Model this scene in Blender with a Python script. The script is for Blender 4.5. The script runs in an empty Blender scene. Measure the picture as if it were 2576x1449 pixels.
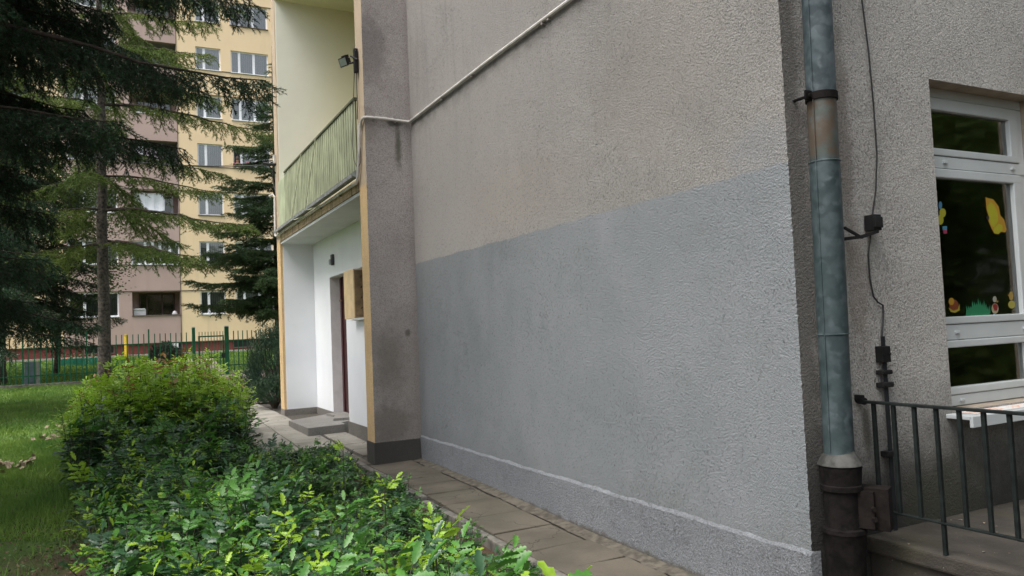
import bpy, bmesh, math, random
import numpy as np
from mathutils import Vector, Matrix
R = math.radians
scene = bpy.context.scene
COL = scene.collection
# ------------------------------------------------------------------ camera, sky, sun, exposure
cam_d = bpy.data.cameras.new('camera'); cam = bpy.data.objects.new('camera', cam_d); COL.objects.link(cam)
cam_d.sensor_width = 36; cam_d.lens = 27.124; cam_d.clip_start = .05; cam_d.clip_end = 800
CM = np.array([[0.8910582, 0.01367442, -0.45368303], [-0.45194114, -0.0657744, -0.88961954], [-0.04200576, 0.99774082, -0.05242878]])
CAMZ = 1.5
cam.matrix_world = Matrix([[*CM[0], 0], [*CM[1], 0], [*CM[2], CAMZ], [0, 0, 0, 1]])
scene.camera = cam
world = bpy.data.worlds.new('World'); scene.world = world; world.use_nodes = True
wn = world.node_tree; wn.nodes.clear()
SUN_EL, SUN_AZ = R(60), R(-104)       # azimuth measured from +y towards +x
sky = wn.nodes.new('ShaderNodeTexSky'); sky.sky_type = 'NISHITA'; sky.sun_disc = False
sky.sun_elevation = SUN_EL; sky.sun_rotation = SUN_AZ; sky.air_density = 1.0; sky.dust_density = 4.0; sky.ozone_density = 1.0
hs = wn.nodes.new('ShaderNodeHueSaturation'); hs.inputs['Saturation'].default_value = .42
bgn = wn.nodes.new('ShaderNodeBackground'); bgn.inputs[1].default_value = .15
wo = wn.nodes.new('ShaderNodeOutputWorld')
wn.links.new(sky.outputs[0], hs.inputs['Color']); wn.links.new(hs.outputs[0], bgn.inputs[0]); wn.links.new(bgn.outputs[0], wo.inputs[0])
sd = bpy.data.lights.new('sun', 'SUN'); sd.energy = 1.3; sd.angle = R(35); sd.color = (1, .97, .93)
sun = bpy.data.objects.new('sun', sd); COL.objects.link(sun)
sv = Vector((math.cos(SUN_EL) * math.sin(SUN_AZ), math.cos(SUN_EL) * math.cos(SUN_AZ), math.sin(SUN_EL)))
sun.rotation_euler = sv.to_track_quat('Z', 'Y').to_euler(); sun.location = (-20, -5, 30)
vs = scene.view_settings; vs.view_transform = 'Standard'; vs.look = 'None'; vs.gamma = 1; vs.use_curve_mapping = False
vs.exposure = 1.0
scene.cycles.use_denoising = True
scene.cycles.max_bounces = 6; scene.cycles.diffuse_bounces = 4; scene.cycles.transparent_max_bounces = 8

# ------------------------------------------------------------------ helpers
def on(u, v, ax, val):
    """point of the world plane (axis ax = val) seen at photo position u, v (photo measured 2576 wide)"""
    f = 1940.88
    r = CM @ np.array([(u - 1288) / f, -(v - 724.5) / f, -1.]); c = np.array([0, 0, CAMZ])
    return c + (val - c[ax]) / r[ax] * r

def tag(o, label=None, cat=None, group=None, kind=None):
    if label: o['label'] = label
    if cat: o['category'] = cat
    if group: o['group'] = group
    if kind: o['kind'] = kind
    return o
def empty(name, loc=(0, 0, 0), rz=0, label=None, cat=None, group=None):
    o = bpy.data.objects.new(name, None); COL.objects.link(o); o.location = loc; o.rotation_euler = (0, 0, rz)
    o.empty_display_size = .1
    return tag(o, label, cat, group)

class MB:
    """collects shapes into one mesh object"""
    def __init__(s): s.v = []; s.f = []; s.m = []; s.mi = 0
    def add(s, vs_, fs_):
        b = len(s.v); s.v += [tuple(v) for v in vs_]; s.f += [tuple(b + i for i in f) for f in fs_]; s.m += [s.mi] * len(fs_)
        return s
    def box(s, x0, x1, y0, y1, z0, z1):
        return s.add([(x0, y0, z0), (x1, y0, z0), (x1, y1, z0), (x0, y1, z0), (x0, y0, z1), (x1, y0, z1), (x1, y1, z1), (x0, y1, z1)],
              [(0, 3, 2, 1), (4, 5, 6, 7), (0, 1, 5, 4), (1, 2, 6, 5), (2, 3, 7, 6), (3, 0, 4, 7)])
    def bbox(s, x0, x1, y0, y1, z0, z1, b=.004):
        bm = bmesh.new(); bmesh.ops.create_cube(bm, size=1)
        for v in bm.verts: v.co = Vector((x0 + (v.co.x + .5) * (x1 - x0), y0 + (v.co.y + .5) * (y1 - y0), z0 + (v.co.z + .5) * (z1 - z0)))
        bmesh.ops.bevel(bm, geom=bm.edges[:], offset=b, segments=2, affect='EDGES', profile=.6)
        bm.verts.index_update(); s.add([v.co[:] for v in bm.verts], [[v.index for v in f.verts] for f in bm.faces]); bm.free(); return s
    def tube(s, pts, r, n=8, cap=True):
        pts = [Vector(p) for p in pts]; rs = r if isinstance(r, (list, tuple)) else [r] * len(pts)
        V = []; F = []; up = None
        for i, p in enumerate(pts):
            t = (pts[min(i + 1, len(pts) - 1)] - pts[max(i - 1, 0)]).normalized()
            if up is None: up = t.orthogonal().normalized()
            up = (up - t * up.dot(t))
            up = up.normalized() if up.length > 1e-6 else t.orthogonal().normalized()
            sd_ = t.cross(up)
            for k in range(n):
                a = 2 * math.pi * k / n; V.append(p + (up * math.cos(a) + sd_ * math.sin(a)) * rs[i])
        for i in range(len(pts) - 1):
            for k in range(n): F.append((i * n + k, i * n + (k + 1) % n, (i + 1) * n + (k + 1) % n, (i + 1) * n + k))
        if cap: F.append(tuple(range(n - 1, -1, -1))); F.append(tuple((len(pts) - 1) * n + k for k in range(n)))
        return s.add(V, F)
    def prism(s, poly, z0, z1):
        n = len(poly); V = [(x, y, z0) for x, y in poly] + [(x, y, z1) for x, y in poly]
        return s.add(V, [tuple(range(n - 1, -1, -1)), tuple(range(n, 2 * n))] + [(i, (i + 1) % n, n + (i + 1) % n, n + i) for i in range(n)])
    def build(s, name, mat, parent=None, smooth=False, loc=None):
        me = bpy.data.meshes.new(name); me.from_pydata(s.v, [], s.f)
        mats = mat if isinstance(mat, (list, tuple)) else [mat]
        for m in mats: me.materials.append(m)
        if len(mats) > 1: me.polygons.foreach_set('material_index', s.m)
        if smooth: me.polygons.foreach_set('use_smooth', [True] * len(me.polygons))
        me.update(); o = bpy.data.objects.new(name, me); COL.objects.link(o)
        if smooth == 'auto': me.set_sharp_from_angle(angle=R(35))
        if loc: o.location = loc
        if parent: o.parent = parent
        return o

def np_mesh(name, V, F, mats, parent=None, mi=None, smooth=False):
    """V (n,3), F (m,k) with constant k"""
    me = bpy.data.meshes.new(name); V = np.asarray(V, np.float32); F = np.asarray(F, np.int32); k = F.shape[1]
    me.vertices.add(len(V)); me.vertices.foreach_set('co', V.ravel())
    me.loops.add(F.size); me.loops.foreach_set('vertex_index', F.ravel())
    me.polygons.add(len(F)); me.polygons.foreach_set('loop_start', np.arange(0, F.size, k, dtype=np.int32))
    try: me.polygons.foreach_set('loop_total', np.full(len(F), k, np.int32))
    except Exception: pass
    for m in (mats if isinstance(mats, (list, tuple)) else [mats]): me.materials.append(m)
    if mi is not None: me.polygons.foreach_set('material_index', np.asarray(mi, np.int32))
    if smooth: me.polygons.foreach_set('use_smooth', np.ones(len(F), bool))
    me.update(calc_edges=True); o = bpy.data.objects.new(name, me); COL.objects.link(o)
    if parent: o.parent = parent
    return o

# ------------------------------------------------------------------ node helpers
class NM:
    def __init__(s, name):
        s.mat = bpy.data.materials.new(name); s.mat.use_nodes = True; s.t = s.mat.node_tree; s.t.nodes.clear()
        s.out = s.t.nodes.new('ShaderNodeOutputMaterial'); s.b = s.t.nodes.new('ShaderNodeBsdfPrincipled'); s.t.links.new(s.b.outputs[0], s.out.inputs[0])
        s.geo = s.t.nodes.new('ShaderNodeNewGeometry'); s.P = s.geo.outputs['Position']; s._xyz = None
    def L(s, a, b): s.t.links.new(a, b)
    def put(s, sock, v):
        if v is None: return
        if hasattr(v, 'links') or hasattr(v, 'is_output'): s.L(v, sock)
        else:
            if isinstance(v, (tuple, list)) and len(v) == 3 and sock.type == 'RGBA': v = (*v, 1)
            sock.default_value = v
    def xyz(s):
        if not s._xyz:
            n = s.t.nodes.new('ShaderNodeSeparateXYZ'); s.L(s.P, n.inputs[0]); s._xyz = n.outputs
        return s._xyz
    def m(s, op, a, b=None, c=None, clamp=False):
        n = s.t.nodes.new('ShaderNodeMath'); n.operation = op; n.use_clamp = clamp; s.put(n.inputs[0], a); s.put(n.inputs[1], b)
        if c is not None: s.put(n.inputs[2], c)
        return n.outputs[0]
    def vm(s, op, a, b=None, scale=None):
        n = s.t.nodes.new('ShaderNodeVectorMath'); n.operation = op; s.put(n.inputs[0], a)
        if b is not None: s.put(n.inputs[1], b)
        if scale is not None: s.put(n.inputs['Scale'], scale)
        return n.outputs['Value'] if op in ('LENGTH', 'DISTANCE', 'DOT_PRODUCT') else n.outputs[0]
    def noise(s, scale, detail=3, rough=.55, vec=None, out=0, dist=0):
        n = s.t.nodes.new('ShaderNodeTexNoise'); n.inputs['Scale'].default_value = scale; n.inputs['Detail'].default_value = detail
        n.inputs['Roughness'].default_value = rough; n.inputs['Distortion'].default_value = dist; s.L(vec or s.P, n.inputs['Vector']); return n.outputs[out]
    def vor(s, scale, feature='F1', vec=None, out='Distance', rand=1):
        n = s.t.nodes.new('ShaderNodeTexVoronoi'); n.feature = feature; n.inputs['Scale'].default_value = scale; n.inputs['Randomness'].default_value = rand
        s.L(vec or s.P, n.inputs['Vector']); return n.outputs[out]
    def scale(s, v3, vec=None): return s.vm('MULTIPLY', vec or s.P, v3)
    def ss(s, x, lo, hi, a=0., b=1.):
        n = s.t.nodes.new('ShaderNodeMapRange'); n.interpolation_type = 'SMOOTHSTEP'; s.put(n.inputs[0], x); s.put(n.inputs[1], lo); s.put(n.inputs[2], hi)
        s.put(n.inputs[3], a); s.put(n.inputs[4], b); return n.outputs[0]
    def mix(s, f, a, b, mode='MIX'):
        n = s.t.nodes.new('ShaderNodeMix'); n.data_type = 'RGBA'; n.blend_type = mode; s.put(n.inputs['Factor'], f)
        s.put(n.inputs[6], a); s.put(n.inputs[7], b); return n.outputs[2]
    def bump(s, h, strength=1, dist=.004, prev=None):
        n = s.t.nodes.new('ShaderNodeBump'); n.inputs['Strength'].default_value = strength; n.inputs['Distance'].default_value = dist; s.put(n.inputs['Height'], h)
        if prev is not None: s.L(prev, n.inputs['Normal'])
        return n.outputs[0]
    def fin(s, col=None, rough=.8, normal=None, spec=None, metal=None, **k):
        s.put(s.b.inputs['Base Color'], col); s.put(s.b.inputs['Roughness'], rough)
        if normal is not None: s.L(normal, s.b.inputs['Normal'])
        if spec is not None: s.b.inputs['Specular IOR Level'].default_value = spec
        if metal is not None: s.put(s.b.inputs['Metallic'], metal)
        return s.mat
MATS = {}
def plain(name, col, rough=.6, var=.12, scale=6, metal=0, spec=None, bump=.0, bscale=80):
    if name in MATS: return MATS[name]
    n = NM(name); f = n.noise(scale, 4, .6)
    dark = tuple(c * (1 - var * 1.6) for c in col); light = tuple(min(1, c * (1 + var)) for c in col)
    c = n.mix(n.ss(f, .3, .7), dark, light)
    nb = n.bump(n.noise(bscale, 3), bump, .003) if bump else None
    MATS[name] = n.fin(c, rough, nb, spec, metal); return MATS[name]

def blob(n, cx_, cy_, cz_, rx, ry, rz, amount=1, edge=.35, ns=9):
    """soft stain mask with a noisy edge round a world point"""
    d = n.vm('SUBTRACT', n.P, (cx_, cy_, cz_)); d = n.vm('MULTIPLY', d, (1 / rx, 1 / ry, 1 / rz)); l = n.vm('LENGTH', d)
    l = n.m('ADD', l, n.m('MULTIPLY', n.m('SUBTRACT', n.noise(ns, 4), .5), 1.1)); return n.ss(l, edge, 1.0, amount, 0.)

def stucco(name, col, col2, pit=(.05, .045, .04), swirl=1., grain=1., pits=.5, rough=.85, extra=None, scale=1., hgt=1.):
    n = NM(name)
    big = n.noise(.9, 5, .6); mid = n.noise(5, 4, .6)
    c = n.mix(n.ss(big, .35, .65), col, col2)
    c = n.mix(n.ss(mid, .45, .8, 0, .35), c, tuple(x * .72 for x in col))
    # trowel arcs: rings round scattered centres
    wv = n.vm('ADD', n.P, n.vm('SCALE', n.vm('SUBTRACT', n.noise(7, 2, out=1), (.5, .5, .5)), scale=.035))
    pos = n.vor(3.1, vec=wv, out='Position'); dist = n.vm('DISTANCE', wv, pos)
    ring = n.m('SINE', n.m('ADD', n.m('MULTIPLY', dist, 300), n.m('MULTIPLY', n.noise(16, 3), 7)))
    ringm = n.ss(n.noise(2.3, 3), .48, .70)
    brk = n.ss(n.noise(28 * scale, 3), .4, .6)
    ringh = n.m('MULTIPLY', n.m('MULTIPLY', n.m('MULTIPLY', ring, brk), ringm), .13 * swirl)
    g1 = n.noise(75 * scale, 4, .6); g2 = n.noise(170 * scale, 3, .6)
    worm = n.noise(1, 3, .65, vec=n.scale((105, 105, 85)), dist=.35)
    h = n.m('ADD', n.m('MULTIPLY', g1, 1.2 * grain), n.m('MULTIPLY', g2, .5 * grain))
    h = n.m('ADD', h, n.m('MULTIPLY', worm, .9 * grain)); h = n.m('ADD', h, ringh)
    # pits: dark grains dragged out of the render
    pw = n.noise(1, 3, .6, vec=n.scale((120 * scale, 120 * scale, 75 * scale)), dist=.5)
    dens = n.ss(n.noise(1.7, 4), .3, .75, .66, .565)
    pm = n.ss(pw, dens, n.m('ADD', dens, .06))
    h = n.m('SUBTRACT', h, n.m('MULTIPLY', pm, 1.3))
    c = n.mix(n.m('MULTIPLY', pm, pits), c, pit)
    c = n.mix(n.ss(worm, .32, .56, .5, 0), c, pit)
    c = n.mix(n.ss(n.noise(1.9, 4), .3, .7, .0, .22), c, tuple(x * .68 for x in col2))
    c = n.mix(n.ss(g1, .5, .72, 0, .28), c, tuple(min(1, x * 1.35) for x in col))
    sp = n.vor(2.3, rand=1); c = n.mix(n.m('MULTIPLY', n.ss(n.m('ADD', sp, n.m('MULTIPLY', n.noise(70, 2), .03)), .03, .045, .75, 0), n.ss(n.noise(.8, 1), .5, .52)), c, pit)
    if extra: c = extra(n, c)
    return n.fin(c, rough, n.bump(h, 1, .013 * hgt))

# ------------------------------------------------------------------ ground heights
GY = [-30, 0, 4.2, 5.1, 6.9, 8.8, 14, 31, 38, 45, 120]; GZ = [-.2, -.12, -.087, -.078, -.02, 0, .12, .2, .55, .93, 1.0]
def gz(y): return np.interp(y, GY, GZ)
MX, PX, YC, YW = 3.187, 2.6135, 8.776, 2.95       # main wall x, pilaster front x, inner corner y, window wall y

# ------------------------------------------------------------------ structure: terrain, paths
def m_ground():
    n = NM('lawn_soil'); X, Y, Z = n.xyz()
    a = n.mix(n.ss(n.noise(1.3, 5), .35, .65), (.07, .12, .025), (.10, .165, .04))
    a = n.mix(n.ss(n.noise(30, 4), .4, .7, 0, .5), a, (.03, .05, .012))
    soil = n.mix(n.noise(25, 5), (.045, .03, .02), (.11, .075, .05))
    # bare soil of the shrub bed and the patch in front of it
    bed = n.m('MULTIPLY', n.ss(n.m('ADD', X, n.m('MULTIPLY', n.noise(2, 3), .8)), -.15, .15), n.ss(Y, 14.5, 13.5))
    patch = n.ss(n.m('ADD', Y, n.m('MULTIPLY', n.noise(1.5, 4), 2.2)), 8.2, 7.3)
    k = n.m('MAXIMUM', bed, patch)
    c = n.mix(k, a, soil)
    return n.fin(c, .95, n.bump(n.noise(40, 5), .6, .02), spec=.2)
xs = np.concatenate([np.linspace(-120, -8, 12), np.arange(-7.5, 10, .5), np.linspace(12, 120, 10)])
ys = np.concatenate([np.linspace(-60, -2, 8), np.arange(-1.5, 46, .5), np.linspace(50, 220, 10)])
gxx, gyy = np.meshgrid(xs, ys); rg = np.random.default_rng(3)
gzz = gz(gyy) + (rg.random(gxx.shape) - .5) * .02 - .012
gzz[(gxx > 1.6) & (gyy < 32)] -= .05
V = np.stack([gxx.ravel(), gyy.ravel(), gzz.ravel()], 1); nx = len(xs); ii, jj = np.meshgrid(np.arange(nx - 1), np.arange(len(ys) - 1)); b = (jj * nx + ii).ravel()
ground = np_mesh('ground', V, np.stack([b, b + 1, b + nx + 1, b + nx], 1), m_ground(), smooth=True); tag(ground, 'green lawn and bare soil in front of the flats', kind='structure')

def m_slab():
    n = NM('concrete_slab'); X, Y, Z = n.xyz()
    c = n.mix(n.ss(n.noise(2.2, 5), .3, .7), (.075, .065, .048), (.125, .108, .082))
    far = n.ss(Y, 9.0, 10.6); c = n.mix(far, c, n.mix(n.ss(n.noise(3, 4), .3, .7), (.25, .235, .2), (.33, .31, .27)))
    c = n.mix(n.ss(n.noise(60, 4), .5, .8, 0, .5), c, (.06, .052, .04))
    c = n.mix(n.ss(n.noise(.8, 4), .5, .7, 0, .35), c, (.085, .09, .055))
    cr = n.vor(1.6, 'DISTANCE_TO_EDGE', vec=n.vm('ADD', n.P, n.vm('SCALE', n.noise(6, 3, out=1), scale=.25)))
    c = n.mix(n.m('MULTIPLY', n.ss(cr, .0, .012, .75, 0), n.ss(n.noise(.9, 1), .5, .56)), c, (.02, .018, .015))
    h = n.m('ADD', n.noise(90, 4), n.m('MULTIPLY', n.noise(9, 3), .6))
    return n.fin(c, .9, n.bump(h, .6, .004))
M_slab = m_slab()
M_joint = plain('joint_sand', (.06, .052, .04), .95, .4, 30)
rnd = random.Random(5)
sl = MB()
def slab(x0, x1, y0, y1, dz=0, sink=0):
    g = .007
    e = [rnd.uniform(-.006, .006) for _ in range(4)]
    x0 += g; x1 -= g; y0 += g; y1 -= g
    skew = rnd.uniform(-.012, .012)
    P = [(x0, y0 - skew), (x1, y0 + skew), (x1, y1 + skew), (x0, y1 - skew)]; zz = [gz(P[k][1]) + dz + e[k] for k in range(4)]
    b = .006
    V = [(*P[k], zz[k] - .05) for k in range(4)] + [(*P[k], zz[k] - b) for k in range(4)]
    cxm = (x0 + x1) / 2; cym = (y0 + y1) / 2
    for k in range(4):
        V.append((P[k][0] + b * (1 if P[k][0] < cxm else -1), P[k][1] + b * (1 if P[k][1] < cym else -1), zz[k]))
    F = [(8, 9, 10, 11)]
    for k in range(4): l = (k + 1) % 4; F += [(k, l, 4 + l, 4 + k), (4 + k, 4 + l, 8 + l, 8 + k)]
    sl.add(V, F)
y = 1.0
joints = []
while y < 8.72:
    d = rnd.uniform(.44, .52); joints.append((y, min(y + d, 8.77)));  y += d
for a, b_ in joints: slab(2.53, 3.055 + rnd.uniform(-.015, .02), a, b_)
y = 8.9
while y < 17.2:
    d = rnd.uniform(.45, .52)
    slab(1.62, 2.1, y, y + d); slab(2.1, 2.60, y + rnd.uniform(-.03, .0), y + d)
    if y > 9.1 and y + d < 11.9: slab(2.64, 3.0, y, y + d)
    y += d
path = sl.build('path', M_slab); tag(path, 'grey brown concrete slab path along the foot of the wall', kind='structure')
base = MB()
for (x0, x1, y0, y1, dz) in [(2.5, 3.2, .9, 8.8, -.014), (1.6, 3.3, 8.8, 17.3, -.014)]:
    for a in np.arange(y0, y1 - .01, .5):
        b_ = min(a + .5, y1); base.add([(x0, a, gz(a) + dz), (x1, a, gz(a) + dz), (x1, b_, gz(b_) + dz), (x0, b_, gz(b_) + dz)], [(0, 1, 2, 3)])
tag(base.build('path_bedding', M_joint), 'dark sandy joints under the concrete slabs', kind='structure')
# mortar fillet strip between slabs and wall
st = MB(); ys_ = np.arange(.9, 8.78, .06); w = [rnd.uniform(-.012, .012) for _ in ys_]
for k in range(len(ys_) - 1):
    a, b_ = ys_[k], ys_[k + 1]
    st.add([(3.06 + w[k], a, gz(a) - .002), (3.19, a, gz(a) + .016), (3.19, b_, gz(b_) + .016), (3.06 + w[k + 1], b_, gz(b_) - .002)], [(0, 1, 2, 3)])
tag(st.build('mortar_strip', plain('mortar', (.10, .088, .068), .9, .3, 14, bump=.6, bscale=60)), 'sandy mortar strip along the wall foot', kind='structure')
# kerb
kb = MB(); y = .9
while y < 8.9:
    y1 = y + .98; z0, z1 = gz(y), gz(y1); kb.bbox(2.43, 2.50, y, y1 - .01, z0 - .12, z0 + .022, .012); y = y1
tag(kb.build('kerb', plain('kerb_concrete', (.15, .14, .12), .9, .3, 12, bump=.5)), 'low concrete kerb between slab path and shrub bed', kind='structure')
# the paved way to the gate
pw = MB()
cl = [(2.3, 17.1, 1.9), (2.6, 20, 1.7), (3.0, 24, 1.5), (3.1, 28, 1.7), (3.05, 31, 1.5), (3.05, 34, 1.3), (3.4, 40, 1.3)]
for k in range(len(cl) - 1):
    (a, ya, wa), (b2, yb, wb) = cl[k], cl[k + 1]
    for q in range(6):
        t0, t1 = q / 6, (q + 1) / 6; f0 = lambda t: (a + (b2 - a) * t, ya + (yb - ya) * t, wa + (wb - wa) * t)
        (xa, y0, w0), (xb, y1, w1) = f0(t0), f0(t1)
        pw.add([(xa - w0 / 2, y0, gz(y0) + .02), (xa + w0 / 2, y0, gz(y0) + .02), (xb + w1 / 2, y1, gz(y1) + .02), (xb - w1 / 2, y1, gz(y1) + .02)], [(0, 1, 2, 3)])
pw.box(3.6, 9, 25.5, 30.4, -.1, gz(28) + .035)
tag(pw.build('footpath', plain('path_paving', (.27, .22, .18), .9, .18, 9, bump=.3)), 'pinkish paved footpath leading to the green gate', kind='structure')
fk = MB(); fk.bbox(-14, 2.3, 30.9, 31.08, .05, .3, .02); fk.bbox(3.72, 9, 30.55, 30.72, .0, .36, .02); fk.bbox(3.72, 9, 30.9, 31.08, .05, .28, .02)
tag(fk.build('fence_kerb', plain('fence_kerb_concrete', (.2, .185, .155), .9, .25, 8)), 'grey concrete kerb under the green fence', kind='structure')

# ------------------------------------------------------------------ near building
def ex_main(n, c):
    X, Y, Z = n.xyz()
    grey = n.mix(n.ss(n.noise(1.4, 4), .3, .7), (.222, .240, .250), (.252, .268, .279))
    grey = n.mix(n.ss(n.noise(60, 3), .5, .75, 0, .25), grey, (.14, .155, .165))
    edge = n.m('ADD', n.m('ADD', Z, n.m('MULTIPLY', n.m('SUBTRACT', n.noise(5, 4), .5), .045)), n.m('MULTIPLY', n.m('SUBTRACT', n.noise(85, 2), .5), .05))
    roll = n.noise(1, 3, vec=n.scale((1, 2.2, .9))); grey = n.mix(n.ss(roll, .52, .66, 0, .35), grey, (.275, .288, .308)); grey = n.mix(n.ss(n.noise(3.3, 4), .55, .75, 0, .3), grey, (.19, .21, .20))
    spl = n.ss(n.m('ADD', Z, n.m('MULTIPLY', n.noise(7, 4), .5)), .35, .8, .35, 0); grey = n.mix(spl, grey, (.19, .195, .185))
    k = n.ss(edge, 2.318, 2.330, 1, 0)
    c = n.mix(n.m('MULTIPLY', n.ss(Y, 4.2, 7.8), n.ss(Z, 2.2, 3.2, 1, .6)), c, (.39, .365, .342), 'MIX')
    c = n.mix(blob(n, MX, 4.1, 3.2, 1, .9, .8, .4), c, (.25, .235, .205)); c = n.mix(blob(n, MX, 6.2, 2.7, 1, 1.4, .5, .25), c, (.30, .265, .22))
    c = n.mix(blob(n, MX, 3.15, 2.45, 1, .35, .22, .5), c, (.24, .25, .26))
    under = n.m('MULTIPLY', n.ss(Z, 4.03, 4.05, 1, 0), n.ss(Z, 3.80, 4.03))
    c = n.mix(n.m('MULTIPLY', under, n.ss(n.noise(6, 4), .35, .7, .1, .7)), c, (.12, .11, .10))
    drip = n.noise(1, 3, vec=n.scale((1, 9, .5))); c = n.mix(n.m('MULTIPLY', n.ss(drip, .5, .8), n.ss(Z, 2.4, 5, 0, .4)), c, (.16, .15, .14))
    c = n.mix(k, c, grey)
    pm = n.noise(1, 3, .6, vec=n.scale((120, 120, 75)), dist=.5)
    return n.mix(n.ss(pm, .60, .66, 0, .6), c, (.07, .075, .08))
M_main = stucco('painted_render', (.325, .312, .29), (.275, .264, .245), extra=ex_main, pits=.55)
def ex_pil(n, c):
    X, Y, Z = n.xyz()
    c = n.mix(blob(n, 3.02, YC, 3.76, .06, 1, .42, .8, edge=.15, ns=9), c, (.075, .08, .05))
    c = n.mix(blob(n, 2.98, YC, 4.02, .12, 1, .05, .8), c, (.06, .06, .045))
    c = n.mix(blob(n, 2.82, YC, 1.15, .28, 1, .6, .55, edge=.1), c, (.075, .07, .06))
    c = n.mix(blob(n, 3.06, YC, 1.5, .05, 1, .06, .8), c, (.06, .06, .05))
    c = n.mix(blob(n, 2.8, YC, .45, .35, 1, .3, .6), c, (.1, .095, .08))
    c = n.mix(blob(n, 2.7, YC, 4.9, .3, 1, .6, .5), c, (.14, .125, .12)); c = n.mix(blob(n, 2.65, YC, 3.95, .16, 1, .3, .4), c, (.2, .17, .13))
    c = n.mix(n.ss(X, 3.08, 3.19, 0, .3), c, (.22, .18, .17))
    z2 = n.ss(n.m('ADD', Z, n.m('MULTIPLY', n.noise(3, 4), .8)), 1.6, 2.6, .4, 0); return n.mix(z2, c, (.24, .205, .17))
M_pil = stucco('mauve_render', (.50, .46, .435), (.42, .385, .365), extra=ex_pil, swirl=.5, pits=.45)
def ex_win(n, c):
    X, Y, Z = n.xyz()
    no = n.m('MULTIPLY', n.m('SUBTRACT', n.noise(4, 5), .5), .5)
    c = n.mix(n.ss(n.m('ADD', X, n.m('MULTIPLY', no, .35)), 3.26, 3.42, .82, 0), c, (.055, .05, .042))  # drainpipe's shadow painted in together with dirt beside the corner
    c = n.mix(n.ss(n.m('ADD', Z, no), .35, 1.25, .98, 0), c, (.022, .021, .017))  # dirt plus painted shade, deepening towards the ground
    c = n.mix(blob(n, 4.3, YW, .45, .5, 1, .28, .6), c, (.05, .052, .03))
    c = n.mix(blob(n, 3.62, YW, 2.5, .1, 1, .8, .5), c, (.14, .11, .085)); c = n.mix(blob(n, 3.66, YW, .85, .05, 1, .2, .7), c, (.08, .075, .06))
    c = n.mix(blob(n, 3.66, YW, 1.6, .12, 1, .5, .4), c, (.15, .11, .08))
    return c
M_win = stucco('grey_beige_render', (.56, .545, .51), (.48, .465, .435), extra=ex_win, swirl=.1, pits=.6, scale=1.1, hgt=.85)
def ex_yel(n, c):
    X, Y, Z = n.xyz()
    c = n.mix(n.ss(n.m('ADD', Z, n.m('MULTIPLY', n.noise(4, 3), .1)), 3.30, 3.36, 0, .9), c, (.50, .40, .29)); return c
M_yel = stucco('yellow_render', (.74, .52, .27), (.68, .48, .25), extra=ex_yel, swirl=0, pits=.12, pit=(.3, .2, .1), hgt=.5)
def ex_edge(n, c):
    X, Y, Z = n.xyz()
    s = n.noise(1, 4, .7, vec=n.scale((1, 16, 1.3))); return n.mix(n.ss(s, .47, .66, 0, .85), c, (.11, .075, .045))
M_edge = stucco('stained_yellow_render', (.62, .46, .27), (.5, .38, .24), extra=ex_edge, swirl=0, pits=.15, hgt=.5)
def m_white(name, a, b):
    n = NM(name); c = n.mix(n.ss(n.noise(1.2, 4), .3, .7), a, b); c = n.mix(n.ss(n.noise(3, 5), .62, .75, 0, .12), c, (.5, .48, .4))
    return n.fin(c, .75, n.bump(n.m('ADD', n.noise(60, 3), n.m('MULTIPLY', n.noise(6, 3), 2)), .35, .004))
M_white = m_white('white_wall_paint', (.80, .82, .84), (.74, .76, .79))
def m_log():
    n = NM('pale_yellow_wall_paint'); X, Y, Z = n.xyz()
    c = n.mix(n.ss(n.noise(1.1, 4), .3, .7), (.78, .78, .68), (.74, .74, .66)); c = n.mix(n.ss(X, 2.9, 4.1, 0, .7), c, (.68, .65, .44))
    fl = n.vor(6, vec=n.scale((1, 1, .6)), rand=1); c = n.mix(n.m('MULTIPLY', n.ss(fl, .06, .1, .5, 0), n.ss(n.noise(1.3, 2), .5, .56)), c, (.8, .78, .7))
    return n.fin(c, .75, n.bump(n.noise(5, 4), .5, .01))
M_log = m_log()
M_conc = stucco('plinth_concrete', (.10, .095, .082), (.07, .067, .058), swirl=0, pits=.3, grain=1.3)
M_conc2 = stucco('pale_plinth_concrete', (.26, .24, .215), (.2, .185, .165), swirl=0, pits=.3)

bld = empty('kindergarten_building', (MX, YW, 0), 0, 'near rendered building with half grey painted wall and entrance loggia', 'building')
def jit(z, s=0):
    q = math.sin(z * 91.7 + s) * 43758.5; q2 = math.sin(z * 37.1 + s * 3) * 12543.1
    return ((q - math.floor(q)) - .5) * .0045, ((q2 - math.floor(q2)) - .5) * .005
def local(o):   # world-built mesh put under the building's empty without moving it
    p = o.parent
    if p is not None: o.matrix_parent_inverse = Matrix.Translation(p.location).inverted()
    return o
zs = [-.4] + list(np.arange(.272, 5.2, .013)) + [6, 7, 9.2]
mw = MB(); ysm = [YW, YW + .02, 4, 5.5, 7, YC]
for k in range(len(zs) - 1):
    row = []
    for z in (zs[k], zs[k + 1]):
        jx, jy = jit(z); row.append([(MX + (jx if i == 0 else 0), yy + (jy if i == 0 else 0), z) for i, yy in enumerate(ysm)])
    for i in range(len(ysm) - 1): mw.add([row[0][i], row[1][i], row[1][i + 1], row[0][i + 1]], [(0, 1, 2, 3)])
local(mw.build('wall', M_main, bld))
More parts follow.
